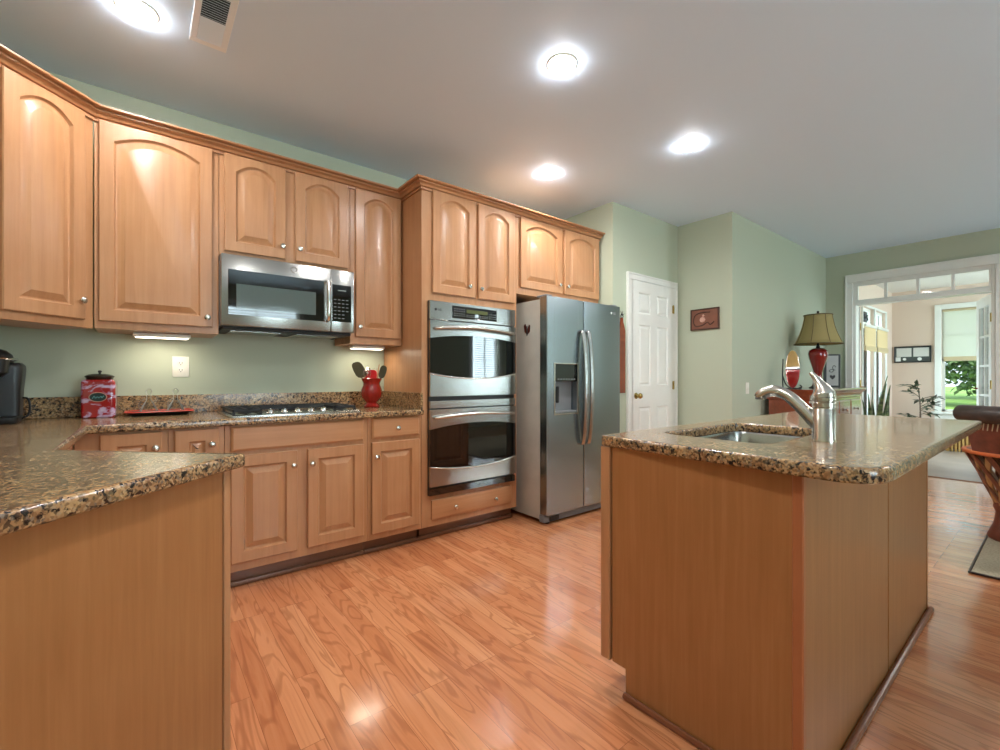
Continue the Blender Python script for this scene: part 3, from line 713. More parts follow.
def utensil(name,label,dx,dy,lean,bm_fn,mat,h=.30,hmat=None):
    base=Vector((CX,CY,CZ+.06))+rt*dx*.35+fw*dy*.35
    e=E(name,label,'utensil',tuple(base)); top=rt*lean+Vector((0,0,1)); top.normalize()
    q=Vector((0,0,1)).rotation_difference(top).to_matrix().to_4x4()@Matrix.Rotation(radians(-38.5),4,'Z')
    bm=B(); tube(bm,[(0,0,0),(0,0,h*.62)],[.0055,.0045],8); xform(bm,0,q); P('handle',bm,hmat or mat,e,60)
    bm=B(); bm_fn(bm,h*.6); xform(bm,0,q); P('head',bm,mat,e,60)
OLIVE=plain('olive_nylon',rgb(74,70,50),.4)
def paddle(w,hh,t=.004,skew=0):
    def f(bm,z):
        n=14; pts=[]
        for k in range(n):
            a=2*pi*k/n; pts.append((w*(abs(cos(a))**.7)*(1 if cos(a)>0 else -1)+skew*sin(a), z+hh/2+hh/2*(abs(sin(a))**.7)*(1 if sin(a)>0 else -1)))
        a=loop(bm,[(x,-t,zz) for x,zz in pts]); b=loop(bm,[(x,t,zz) for x,zz in pts]); bridge(bm,a,b); cap(bm,a); cap(bm,b[::-1])
    return f
def bowl(w,d):
    def f(bm,z): lathe(bm,[(.002,-.006),(w*.6,-.004),(w,.008),(w*.93,.009),(w*.5,.001),(.002,-.001)],(0,0,z+w*.9),18,sy=1.25,axis='y')
    return f
def whisk(bm,z):
    for k in range(6):
        a=pi*k/6; c,s=cos(a),sin(a)
        tube(bm,[(0,0,z-.02),(.022*c,.022*s,z+.03),(.026*c,.026*s,z+.055),(0,0,z+.078),(-.026*c,-.026*s,z+.055),(-.022*c,-.022*s,z+.03),(0,0,z-.02)],.0014,5,4)
utensil('spatula','wide olive nylon spatula leaning left in the red urn',-.055,.0,-.34,paddle(.040,.125,skew=-.010),OLIVE,.265)
utensil('whisk','wire whisk standing in the red urn beside the olive spatula',-.03,-.03,-.10,whisk,CHROME,.235)
utensil('ladle','steel ladle with round bowl in the middle of the red urn',-.035,.05,-.12,bowl(.036,.02),CHROME,.25)
utensil('spatula','red heart-shaped scraper standing upright in the red urn',.005,.0,.02,paddle(.034,.075),plain('red_silicone',rgb(200,30,36),.4),.225)
utensil('spoon','olive nylon spoon leaning right in the red urn',.065,.0,.30,paddle(.025,.095),OLIVE,.26)
utensil('chopstick','thin brown wooden stick rising highest from the red urn',.05,.04,.14,lambda bm,z: tube(bm,[(0,0,z-.02),(0,0,z+.09)],[.005,.003],8),MAPLE,.27)
utensil('serving_fork','slim steel fork at the back of the red urn',.01,.06,.06,lambda bm,z: [tube(bm,[(0,0,z),(dx,0,z+.02),(dx,0,z+.075)],.0018,6) for dx in (-.012,0,.012)],CHROME,.245)

# ------------------------------------------------------------------ ceiling fixtures
LENS=emit('recessed_lens',(.97,.98,1,1),85)
def can(x,y,label,pw=6.0):
    e=E('recessed_ceiling_light',label,'ceiling light',(x,y,H),0,'recessed ceiling lights')
    bm=B(); lathe(bm,[(.078,0),(.077,-.003),(.073,-.005),(.066,-.004),(.064,-.0005)],(0,0,0),32,closed_ends=False); P('trim_ring',bm,OUTLETM,e,40)
    bm=B(); lathe(bm,[(.063,-.0005),(.062,-.010),(.054,-.017),(.035,-.021),(.01,-.022)],(0,0,0),28); P('lens',bm,LENS,e,60)
    l=lamp('recessed_beam','AREA',(x,y,H-.03),pw,(1,.98,.95),(0,0,0),shape='DISK',size=.12); l.data.spread=radians(165)
can(-.017,-.803,'lit recessed light at top left beside the ceiling vent',3.0)
can(1.69,-1.727,'lit recessed light nearest the top centre, largest of the middle three')
can(2.972,-1.719,'lit recessed light furthest right, out over the island')
can(.30,-2.85,'added recessed light overhead between peninsula and island, out of view',6)  # unseen fixture added to brighten the peninsula, island end and near floor
can(5.2,-3.6,'added recessed light over the dining area at right, out of view',12)  # unseen fixture added to lift the living wall and right-hand ceiling
can(2.521,-.793,'small lit recessed light just above the refrigerator cabinets',3.0)
e=E('ceiling_vent','white ceiling register with louvres between the left light and cabinets','vent',(.25,-.95,H))
bm=B(); 
for b in ((-.075,.075,-.20,-.165),(-.075,.075,.165,.20),(-.075,-.048,-.165,.165),(.048,.075,-.165,.165)): box(bm,b[0],b[1],b[2],b[3],-.008,0,.002)
VENTM=plain('white_register_enamel',rgb(238,243,248),.4,var=.01)
P('vent_frame',bm,VENTM,e,0)
bm=B(); box(bm,-.05,.05,-.168,.168,-.0025,-.0005); P('vent_cavity',bm,BLACK,e,0)
bm=B()
for k in range(22):
    y=-.160+k*.0152; t0=len(bm.verts); box(bm,-.048,.048,-.005,.005,-.0006,.0006); bm.verts.ensure_lookup_table()
    xform(bm,t0,Matrix.Translation((0,y,-.0068))@Matrix.Rotation(radians(35 if k<11 else -35),4,'X'))
P('louvres',bm,VENTM,e,0)

# ------------------------------------------------------------------ pantry door, wall pieces
def grid_panel(bm,x0,x1,z0,z1,rects,y,depth=.010,back=None):
    xs=sorted({x0,x1}|{r[0] for r in rects}|{r[1] for r in rects}); zs=sorted({z0,z1}|{r[2] for r in rects}|{r[3] for r in rects})
    V={(i,j):bm.verts.new((x,y,z)) for i,x in enumerate(xs) for j,z in enumerate(zs)}
    for i in range(len(xs)-1):
        for j in range(len(zs)-1):
            q=[V[i,j],V[i+1,j],V[i+1,j+1],V[i,j+1]]; cx=(xs[i]+xs[i+1])/2; cz=(zs[j]+zs[j+1])/2
            r=next((r for r in rects if r[0]<cx<r[1] and r[2]<cz<r[3]),None)
            if r is None: bm.faces.new(q)
            else:
                a,b,c,d=xs[i],xs[i+1],zs[j],zs[j+1]; prev=q
                for ins,dy in ((.010,depth),(.016,depth),(.038,.002)):
                    L=loop(bm,[(a+ins,y+dy,c+ins),(b-ins,y+dy,c+ins),(b-ins,y+dy,d-ins),(a+ins,y+dy,d-ins)]); bridge(bm,prev,L); prev=L
                cap(bm,prev)
e=bpy.data.objects.new('door_1',None); COL.objects.link(e); e['kind']='structure'
DX0,DX1=3.638,4.345
bm=B(); rects=[]
for (a,b) in ((3.738,3.935),(4.048,4.245)):
    rects+= [(a,b,1.748,1.95),(a,b,1.05,1.64),(a,b,.25,.845)]
grid_panel(bm,DX0,DX1,.008,2.06,rects,-.785); box(bm,DX0,DX1,-.7745,-.7615,.008,2.06)
P('door_slab',bm,WHITE,e,0,'structure')
bm=B()
for (a,b,c,d) in ((3.568,DX0-.004,0,2.0635),(DX1+.004,4.43,0,2.0635),(3.568,4.43,2.064,2.128)):
    box(bm,a,b,-.782,-.7605,c,d,.003); 
for (a,b,c,d) in ((3.568,3.584,0,2.1115),(4.414,4.43,0,2.1115),(3.568,4.43,2.112,2.128)): box(bm,a,b,-.788,-.7822,c,d,.001)
P('door_casing',bm,WHITE,e,0,'structure')
bm=B(); lathe(bm,[(.03,-.786),(.03,-.790),(.011,-.794),(.011,-.815),(.024,-.822),(.028,-.836),(.020,-.848),(.004,-.852)],(3.69,0,.955),20,axis='y'); P('door_knob',bm,BRASS,e,60,'structure')
for z in (1.84,1.05,.25):
    bm=B(); cyl(bm,(DX1+.003,-.789,0),.006,z-.045,z+.045,10); box(bm,DX1-.016,DX1+.02,-.788,-.784,z-.04,z+.04); P('hinge',bm,BRASS,e,40,'structure')
e=E('hanging_wood_board','slim reddish wooden board hanging between refrigerator and white door','board',(3.488,-.762,.985))
bm=B(); f=[(-.045,0),(.045,0),(.045,.58),(.028,.63),(.014,.66),(.012,.70),(-.012,.70),(-.014,.66),(-.028,.63),(-.045,.58)]
a=loop(bm,[(x,-.018,z) for x,z in f]); b=loop(bm,[(x,-.001,z) for x,z in f]); bridge(bm,a,b); cap(bm,a); cap(bm,b[::-1]); P('board',bm,CHERRY,e,0)
bm=B(); tube(bm,[(.018*cos(a*pi/8),-.012,.715+.018*sin(a*pi/8)) for a in range(17)],.004,6); 
for a in (.5,1.3,2.1): tube(bm,[(0,-.012,.72),(.04*cos(a),-.014,.72+.045*sin(a))],[.004,.002],6)
P('hook',bm,BLACKM,e)
e=E('carved_wood_plaque','small carved wooden plaque hanging on the narrow yellow-lit wall','plaque',(4.479,-1.06,1.722),radians(90))
# local: x -> +Y world, -y local -> +X... use rotation so front faces -X
e.rotation_euler=(0,0,radians(-90))
bm=B(); box(bm,-.148,.148,-.018,-.001,-.108,.108,.004); P('plaque_board',bm,plain('carved_brown_wood',rgb(124,76,56),.5,var=.15),e)
bm=B(); box(bm,-.148,.148,-.022,-.017,.094,.108,.003); box(bm,-.148,.148,-.022,-.017,-.108,-.094,.003); box(bm,-.148,-.134,-.022,-.017,-.108,.108,.003); box(bm,.134,.148,-.022,-.017,-.108,.108,.003); P('plaque_edge',bm,plain('dark_edge_wood',rgb(74,46,32),.5),e)
bm=B(); tube(bm,crom([(.06,-.019,.066),(-.04,-.019,.068),(-.10,-.019,.04),(-.115,-.019,-.02),(-.09,-.019,-.066),(-.02,-.019,-.06),(.03,-.019,-.035),(.06,-.019,-.06),(.10,-.019,-.03)],4),.005,6); P('carved_scroll',bm,plain('burnt_line',rgb(66,32,20),.6),e)
bm=B(); lathe(bm,[(.03,-.018),(.026,-.026),(.008,-.03)],(-.02,0,-.005),8,axis='y'); lathe(bm,[(.014,-.018),(.010,-.025),(.002,-.026)],(-.012,0,.035),8,axis='y'); P('pale_flower',bm,plain('pale_pink_paint',rgb(206,158,140),.5),e)
e=E('light_switch','white switch plate low on the blue-grey wall left of sideboard','switch',(4.806,-1.326,1.022))
bm=B(); box(bm,-.036,.036,-.006,0,-.058,.058,.003,2); P('cover_plate',bm,OUTLETM,e)
bm=B(); box(bm,-.006,.006,-.014,-.005,-.010,.012,.002); P('toggle',bm,OUTLETM,e)

# ------------------------------------------------------------------ chest, mantel and what stands on them
SBX0,SBX1,SBD=5.15,7.05,.43
e=E('wooden_sideboard','red-brown wooden sideboard with moulded top carrying the red lamp','sideboard',((SBX0+SBX1)/2,-1.378,0))
hw=(SBX1-SBX0)/2-.05; dd=SBD-.06
bm=B(); box(bm,-hw,hw,-dd,0,.09,.93,.003); P('sideboard_body',bm,CHERRY,e,0)
bm=B(); prism(bm,[(-hw,-dd),(hw,-dd),(hw,0),(-hw,0)],[(0,.895),(-.010,.905),(-.010,.92),(-.004,.925),(-.012,.935),(-.018,.952),(-.035,.967),(-.045,.985),(-.05,.99),(-.05,1.008),(-.02,1.0081)]); P('sideboard_top',bm,CHERRY,e,20)
bm=B(); prism(bm,[(-hw,-dd),(hw,-dd),(hw,0),(-hw,0)],[(0,.06),(-.02,.07),(-.02,.12),(-.008,.135),(0,.14)]); P('plinth',bm,CHERRY,e,20)
for z0,z1 in ((.16,.62),(.65,.87)):
    for k in range(4):
        x0=-hw+.03+k*(2*hw-.06)/4; x1=x0+(2*hw-.06)/4-.02
        d=P('door' if z0<.3 else 'drawer',slab_bm(x0,z0,x1-x0,z1-z0),CHERRY,e,25); d.location=(0,-dd,0); knob((x0+x1)/2,(z0+z1)/2+(.15 if z0<.3 else 0),d)
for x in (-hw+.05,hw-.05):
    for y in (-dd+.05,-.05):
        bm=B(); lathe(bm,[(.02,0),(.028,.03),(.03,.06)],(x,y,0),12); P('foot',bm,CHERRY,e)
# table lamp
LX,LY=5.97,-1.60; LZ=1.009
e=E('table_lamp','red vase lamp with olive bell shade on the wooden sideboard','lamp',(LX,LY,LZ))
bm=B(); lathe(bm,[(.085,0),(.088,.012),(.065,.022),(.06,.03)],(0,0,0),24); P('base',bm,BLACKM,e,40)
bm=B(); lathe(bm,[(.058,.03),(.05,.06),(.036,.12),(.040,.17),(.062,.25),(.088,.34),(.096,.39),(.088,.425),(.055,.448),(.022,.456)],(0,0,0),28); P('red_vase_body',bm,plain('crimson_glaze',rgb(128,22,20),.08,0,.8,var=.1),e,60)
bm=B(); lathe(bm,[(.018,.456),(.022,.47),(.012,.48),(.012,.54)],(0,0,0),16); P('neck',bm,BLACKM,e,60)
bm=B(); n=8; prev=None
for r,z in [(.228,.500),(.208,.545),(.178,.62),(.155,.70),(.138,.785),(.135,.825)]:
    L=loop(bm,[(r*(1-.02*(i%2))*cos(2*pi*i/16),r*(1-.02*(i%2))*sin(2*pi*i/16),z) for i in range(16)])
    if prev: bridge(bm,prev,L)
    prev=L
sh=P('lamp_shade',bm,LAMPSH,e,50); sm=sh.modifiers.new('thick','SOLIDIFY'); sm.thickness=.004
bm=B()
for i in range(0,16,2):
    a=2*pi*i/16; tube(bm,[(r*1.005*cos(a),r*1.005*sin(a),z) for r,z in [(.228,.500),(.208,.545),(.178,.62),(.155,.70),(.138,.785),(.135,.825)]],.0035,5)
for r,z in ((.228,.50),(.135,.825)): tube(bm,[(r*cos(k*pi/12),r*sin(k*pi/12),z) for k in range(25)],.006,6)
P('shade_piping',bm,plain('dark_olive_trim',rgb(104,92,56),.6),sh)
bm=B(); lathe(bm,[(.004,.82),(.004,.845),(.014,.855),(.012,.868),(.003,.875)],(0,0,0),12); P('finial',bm,BLACKM,e)
# art glass plate on a stand
e=E('art_glass_plate','red and amber glass plate standing on a black wire stand','plate',(5.36,-1.55,1.009),radians(20))
def plate_mat():
    t=NT('amber_red_glass'); tc=t.add('ShaderNodeTexCoord'); sp=t.add('ShaderNodeSeparateXYZ'); t.link(tc.outputs['Object'],sp.inputs[0])
    c=t.ramp(sp.outputs[2],[(.16,rgb(150,20,24)),(.20,rgb(160,22,26)),(.205,rgb(40,30,24)),(.23,rgb(40,30,24)),(.235,rgb(196,160,96)),(.34,rgb(186,150,90))])
    t.set(Base_Color=c,Roughness=.12,Coat_Weight=.6); return t.m
bm=B(); lathe(bm,[(.20,-.006),(.205,0),(.19,.010),(.10,.026),(.01,.03),(.01,.022),(.10,.018)],(0,0,0),32,axis='x'); xform(bm,0,Matrix.Translation((0,0,.21))@Matrix.Rotation(radians(14),4,'Y')@Matrix.Rotation(radians(-8),4,'Z')@Matrix.Scale(.32,4,(0,1,0))); P('plate',bm,plate_mat(),e,60)
bm=B(); tube(bm,[(.05,.085,.0),(.05,.09,.15),(.05,.085,.32)],.006,8); tube(bm,[(.05,.088,.14),(.02,.06,.05),(-.02,.01,.008),(-.04,-.05,.010),(-.04,-.075,.03),(-.04,-.06,.045)],.006,8,4); tube(bm,[(.05,.085,.006),(.05,-.08,.006)],.006,8); tube(bm,[(.05,-.08,.006),(-.05,-.07,.006),(-.05,-.08,.03)],.006,8); P('wire_stand',bm,BLACKM,e)
# sign
e=E('framed_sign','black-framed sign with script letter and heart, right of lamp','sign',(6.93,-1.47,1.0095),radians(-62))
bm=B(); box(bm,-.085,.085,-.03,.03,0,.42,.003); P('sign_box',bm,BLACK,e,0)
bm=B(); box(bm,-.062,.062,-.033,-.029,.02,.40); fc=P('sign_face',bm,plain('pale_sign_face',rgb(186,188,186),.5),e,0)
bm=B(); tube(bm,crom([(.035,-.034,.255),(.018,-.034,.275),(.0,-.034,.25),(.012,-.034,.215),(-.008,-.034,.19),(-.036,-.034,.205),(-.01,-.034,.225),(.03,-.034,.215)],4),.004,6); P('script_letter',bm,MARKD,fc)
bm=B(); hp=[(0,.095),(.028,.125),(.03,.145),(.016,.155),(0,.142),(-.016,.155),(-.03,.145),(-.028,.125)]; a=loop(bm,[(x,-.0345,z) for x,z in hp]); b=loop(bm,[(x,-.0325,z) for x,z in hp]); bridge(bm,a,b); cap(bm,a); P('heart',bm,MARKD,fc,0)

# ------------------------------------------------------------------ french doors with transom
e=bpy.data.objects.new('door_2',None); COL.objects.link(e); e['kind']='structure'
bm=B()
for b in ((OY1-.002,OY1+.075,0,OZ-.003),(OY0-.075,OY0+.002,0,OZ-.003),(OY0-.075,OY1+.075,OZ-.002,2.455)): box(bm,7.196,7.219,b[0],b[1],b[2],b[3],.004)
for b in ((OY1+.058,OY1+.078,0,2.437),(OY0-.078,OY0-.058,0,2.437),(OY0-.078,OY1+.078,2.438,2.462)): box(bm,7.188,7.1955,b[0],b[1],b[2],b[3],.003)
P('door_casing',bm,WHITE,e,0,'structure')
bm=B(); box(bm,7.222,7.36,OY1-.03,OY1-.001,0,OZ-.001); box(bm,7.222,7.36,OY0+.001,OY0+.03,0,OZ-.001); box(bm,7.21,7.36,OY0+.031,OY1-.031,2.065,2.105); box(bm,7.222,7.36,OY0+.031,OY1-.031,2.33,OZ-.001); P('door_frame',bm,WHITE,e,0,'structure')
bm=B(); ya,yb=OY0+.032,OY1-.032; zt0,zt1=2.106,2.329
box(bm,7.22,7.255,ya,yb,zt0,zt0+.022); box(bm,7.22,7.255,ya,yb,zt1-.022,zt1); box(bm,7.22,7.255,ya,ya+.02,zt0+.022,zt1-.022); box(bm,7.22,7.255,yb-.02,yb,zt0+.022,zt1-.022)
for k in (1,2,3): y=ya+(yb-ya)*k/4; box(bm,7.22,7.255,y-.014,y+.014,zt0+.022,zt1-.022)
P('transom_sash',bm,WHITE,e,0,'structure')
bm=B(); box(bm,7.235,7.239,ya+.01,yb-.01,zt0+.01,zt1-.01); P('transom_pane',bm,PANE,e,0,'structure')
def french_leaf(hx,hy,ang,side):
    r=bpy.data.objects.new('french_door_leaf',None); COL.objects.link(r); r.location=(hx,hy,0); r.rotation_euler=(0,0,ang); r.parent=e; r['kind']='structure'
    bm=B(); w=.585; zb,zt=.012,2.06
    box(bm,.0,.10,-.02,.02,zb,zt,.002); box(bm,w-.10,w,-.02,.02,zb,zt,.002); box(bm,.10,w-.10,-.02,.02,zb,.24); box(bm,.10,w-.10,-.02,.02,zt-.11,zt)
    for k in range(1,5): z=.24+(zt-.35)*k/5; box(bm,.10,w-.10,-.014,.014,z-.011,z+.011)
    box(bm,w/2-.011,w/2+.011,-.014,.014,.24,zt-.11); P('leaf_frame',bm,WHITE,r,0,'structure')
    bm=B(); box(bm,.095,w-.095,-.003,.003,.235,zt-.105); P('leaf_pane',bm,PANE,r,0,'structure')
    bm=B(); 
    for sg in (-1,1): tube(bm,[(w-.05,sg*.021,1.0),(w-.05,sg*.055,1.0),(w-.14,sg*.06,1.0)],[.010,.008,.007],8)
    P('lever_handle',bm,plain('copper_metal',rgb(150,86,60),.3,1.0),r,40,'structure')
    for z in (1.80,1.05,.25):
        bm=B(); cyl(bm,(0,side*.024,0),.007,z-.05,z+.05,10); P('hinge',bm,BRASS,r,40,'structure')
french_leaf(7.375,-1.640,radians(13),-1)
french_leaf(7.375,-2.845,radians(16),1)

# ------------------------------------------------------------------ windows
def window_x(name,xa,xb,yf,dirn,za,zb,grid=(2,3),case=.08,transom=None):
    # window in a wall running along x; dirn = +1 if the room lies towards +y
    e=bpy.data.objects.new(name,None); COL.objects.link(e); e['kind']='structure'
    bm=B(); y0=yf+dirn*.001; y1=yf+dirn*.022
    for b in ((xa-case,xa,za-case,zb+case),(xb,xb+case,za-case,zb+case),(xa+.0005,xb-.0005,zb,zb+case),(xa+.0005,xb-.0005,za-case,za)): box(bm,b[0],b[1],y0,y1,b[2],b[3],.003)
    P('window_casing',bm,WHITE,e,0,'structure')
    bm=B(); ym=yf-dirn*.06; f=.04
    for b in ((xa,xa+f,za,zb),(xb-f,xb,za,zb),(xa+f,xb-f,za,za+f),(xa+f,xb-f,zb-f,zb)): box(bm,b[0],b[1],ym-.02,ym+.02,b[2],b[3])
    for k in range(1,grid[0]): x=xa+(xb-xa)*k/grid[0]; box(bm,x-.012,x+.012,ym-.015,ym+.015,za+f,zb-f)
    for k in range(1,grid[1]): z=za+(zb-za)*k/grid[1]; box(bm,xa+f,xb-f,ym-.015,ym+.015,z-.012,z+.012)
    P('window_sash',bm,WHITE,e,0,'structure')
    bm=B(); box(bm,xa+f,xb-f,ym-.002,ym+.002,za+f,zb-f); P('window_pane',bm,PANE,e,0,'structure')
    return e
window_x('window_1',.9,2.3,-6.4,1,.7,2.4,(2,2))
window_x('window_2',5.92,6.68,-6.4,1,.7,2.4,(2,2))
def blinds(xa,xb,label):
    e=E('window_blind',label,'blind',((xa+xb)/2,-6.372,.72),0); w=(xb-xa)/2-.02
    bm=B(); box(bm,-w,w,-.025,.025,1.62,1.67); P('head_rail',bm,OUTLETM,e,0)
    bm=B()
    for k in range(32):
        t0=len(bm.verts); box(bm,-w,w,-.023,.023,-.0012,.0012); xform(bm,t0,Matrix.Translation((0,0,.03+k*.05))@Matrix.Rotation(radians(28),4,'X'))
    P('slats',bm,OUTLETM,e,0)
blinds(.9,2.3,'white slatted blind on the breakfast window behind the viewer'); blinds(5.92,6.68,'white slatted blind on the dining window behind the viewer')
window_x('window_6',7.8,9.8,-5.0,1,.6,2.2,(4,2))  # unseen window, added to let the fill lamp into the sunroom
# sunroom side: two windows with leaded transoms above
for i,(a,b) in enumerate(((8.33,9.0),(9.06,9.72))):
    e=window_x('window_%d'%(3+i),a,b,SYL,-1,.25,2.2,(1,1),case=.028)
    bm=B(); box(bm,a+.0,b-.0,SYL+.03,SYL+.09,1.90,1.98); P('transom_bar',bm,WHITE,e,0,'structure')
    bm=B()
    if i==0:
        for k in range(4):
            cx=a+.12+k*.14; 
            for q in range(5):
                aa=q*2*pi/5+k; tube(bm,crom([(cx,SYL+.055,2.07),(cx+.05*cos(aa+.4),SYL+.055,2.07+.045*sin(aa+.4)),(cx+.07*cos(aa),SYL+.055,2.07+.07*sin(aa))],3),.006,5)
    else:
        for k in (1,2): tube(bm,[(a+(b-a)*k/3,SYL+.055,1.98),(a+(b-a)*k/3,SYL+.055,2.16)],.006,5)
    P('leaded_pattern',bm,BLACKM if i==0 else WHITE,e,0,'structure')
    r=E('roman_shade',('cream roman shade half lowered on the sunroom window nearest the french doors','cream roman shade half lowered on the sunroom window nearest the corner')[i],'shade',((a+b)/2,SYL-.03,1.555),0,None)
    hw=(b-a)/2-.03+.02*i
    bm=B(); box(bm,-hw,hw,-.004,.004,0,.35); P('shade_cloth',bm,SHADEY,r,0)
    bm=B(); box(bm,-hw,hw,-.018,.012,-.02,.05,.006); P('shade_fold',bm,SHADEY,r)
    bm=B(); box(bm,-hw,hw,-.02,.012,.335,.375,.004); P('head_rail',bm,WHITE,r)
e=bpy.data.objects.new('window_5',None); COL.objects.link(e); e['kind']='structure'
bm=B()
for b in ((-2.08,-2.00,.50,2.32),(-3.10,-3.02,.50,2.32),(-3.02,-2.08,2.24,2.32)): box(bm,SXF-.025,SXF-.001,b[0],b[1],b[2],b[3],.003)
box(bm,SXF-.07,SXF-.001,-3.14,-1.96,.54,.575,.006); box(bm,SXF-.02,SXF-.001,-3.10,-2.0,.44,.54,.003); P('window_casing',bm,WHITE,e,0,'structure')
bm=B(); f=.035
for b in ((-2.08-f,-2.08,.58,2.24),(-3.02,-3.02+f,.58,2.24),(-3.02,-2.08,.58,.58+f),(-3.02,-2.08,2.24-f,2.24),(-3.02,-2.08,1.40,1.44),(-2.47,-2.45,1.42,2.22),(-2.76,-2.74,1.42,2.22),(-3.02,-2.08,1.82,1.84)): box(bm,SXF+.04,SXF+.07,b[0],b[1],b[2],b[3])
P('window_sash',bm,WHITE,e,0,'structure')
bm=B(); box(bm,SXF+.052,SXF+.056,-3.0,-2.1,.6,2.22); P('window_pane',bm,PANE,e,0,'structure')
r=E('roller_shade','white roller shade covering the upper half of sunroom end window','shade',(SXF+.02,-2.55,1.40))
bm=B(); box(bm,-.002,.002,-.45,.45,.03,.81); P('shade_cloth',bm,SHADE,r,0)
bm=B(); box(bm,-.008,.008,-.45,.45,0,.07,.003); P('shade_hem',bm,SHADEY,r)
bm=B(); cyl(bm,(0,0,.82),.018,-.46,.46,14,axis='y'); P('shade_roller',bm,SHADEY,r)

# ------------------------------------------------------------------ sunroom things
e=E('picture_frame','wide framed print of two pale panels on sunroom wall','picture',(SXF-.001,-1.727,1.525),radians(-90))
bm=B()
for b in ((-.235,.235,.12,.138),(-.235,.235,-.138,-.12),(-.235,-.22,-.12,.12),(.22,.235,-.12,.12)): box(bm,b[0],b[1],-.03,0,b[2],b[3],.003)
P('frame',bm,BLACK,e,0)
bm=B(); box(bm,-.22,.22,-.012,-.004,-.12,.12); P('mount',bm,plain('dark_grey_mount',rgb(70,78,76),.4),e,0)
for a,b in ((-.205,-.012),(.012,.205)):
    bm=B(); box(bm,a,b,-.014,-.012,-.04,.108); P('print_panel',bm,plain('pale_print_paper',rgb(214,214,210),.3),e,0)
bm=B(); lathe(bm,[(.028,-.0125),(.028,-.014)],(.09,0,-.08),14,axis='y'); lathe(bm,[(.022,-.0125),(.022,-.014)],(-.1,0,-.08),14,axis='y'); box(bm,-.215,-.15,-.014,-.0125,-.115,-.045); P('print_spot',bm,plain('white_print',rgb(236,238,236),.3),e,0)
def leafblade(bm,base,az,h,lean,w,twist=0):
    n=9; d=Vector((cos(az),sin(az),0)); sd=Vector((cos(radians(-38.5)+twist),sin(radians(-38.5)+twist),0)); d=d if abs(d.dot(sd))<.98 else Vector((-sd.y,sd.x,0)); prev=None
    for k in range(n):
        t=k/(n-1); c=Vector(base)+d*lean*t*t+Vector((0,0,h*t)); ww=w*(.55+.45*sin(pi*min(1,t*1.25+.1)))*(1-t**5) if t<1 else .001
        L=[bm.verts.new(c-sd*ww),bm.verts.new(c+d*.006),bm.verts.new(c+sd*ww),bm.verts.new(c-d*.004)]
        if prev: bridge(bm,prev,L)
        prev=L
def snake_mat():
    t=NT('snake_plant_leaf'); n=t.noise(t.coords((6,6,26)),1.4,4,.6,1.0); t.set(Base_Color=t.ramp(n,[(.35,rgb(42,58,36)),(.55,rgb(84,104,58)),(.7,rgb(128,140,84))]),Roughness=.35); return t.m
e=E('potted_snake_plant','upright snake plant with sword leaves beside the right end of the sideboard','plant',(6.74,-1.955,0))
bm=B(); lathe(bm,[(.07,0),(.08,.02),(.105,.30),(.11,.32),(.10,.32),(.095,.26)],(0,0,0),24); P('pot',bm,plain('dark_glazed_pot',rgb(70,60,50),.3),e,50)
bm=B(); lathe(bm,[(.094,.285),(.05,.29),(.01,.292)],(0,0,0),18); P('soil',bm,plain('potting_soil',rgb(46,34,26),.9),e)
SN=snake_mat()
ro=Vector((cos(radians(38.5)),-sin(radians(38.5)),0))
for k,(dx,hh,ln,az) in enumerate(((-.085,.66,.04,2.5),(-.06,.74,-.02,2.3),(.0,.60,.05,.6),(-.03,.87,.14,-.66),(.01,.78,-.13,-.66),(.04,.68,.05,-.5),(.07,.76,.07,-.66),(.09,.62,.05,-.5),(-.07,.58,.08,2.4),(.05,.58,.05,-.9))):
    bm=B(); p=ro*dx; leafblade(bm,(p.x,p.y+.02*((k%3)-1),.28),az,hh,ln,.040,(.0,.5,-.45,.25)[k%4]); P('leaf',bm,SN,e,50)
def vec(az,el): return Vector((cos(az)*cos(el),sin(az)*cos(el),sin(el)))
e=E('potted_fig_plant','thin-leaved potted plant against the pink sunroom wall','plant',(9.62,-1.90,0))
bm=B(); lathe(bm,[(.11,0),(.12,.02),(.15,.27),(.155,.29),(.14,.29)],(0,0,0),20); P('pot',bm,plain('grey_pot',rgb(120,110,100),.5),e,50)
bm=B(); tube(bm,[(0,0,.25),(.01,-.01,.6),(0,.01,.95)],[.014,.011,.006],8,4)
rl=random.Random(3); LV=plain('dark_green_leaf',rgb(58,66,44),.4,var=.2)
ends=[]
for k in range(14):
    z=.42+k*.040; a=rl.uniform(0,2*pi) if k%2 else (k*.7+.9); L=.16+.10*rl.random(); v=vec(a,rl.uniform(.1,.7)); p0=Vector((0,0,z)); p1=p0+v*L*.6+Vector((0,0,.02)); p2=p0+v*L+Vector((0,0,-.015))
    tube(bm,[p0,p1,p2],[.005,.004,.002],6,3); ends.append((p0,p1,p2))
P('stem',bm,plain('brown_stem',rgb(84,64,46),.6),e,60)
bm=B()
def leaf(bm,p,d,l,w,up=Vector((0,0,1))):
    d=d.normalized(); s=d.cross(up); s=s.normalized() if s.length>.01 else Vector((1,0,0)); nrm=s.cross(d)
    a=bm.verts.new(p); b=bm.verts.new(p+d*l*.45+s*w-nrm*w*.2); c=bm.verts.new(p+d*l-nrm*l*.15); f=bm.verts.new(p+d*l*.45-s*w-nrm*w*.2); m=bm.verts.new(p+d*l*.5+nrm*w*.15)
    for q in ((a,b,m),(b,c,m),(c,f,m),(f,a,m)): bm.faces.new(q)
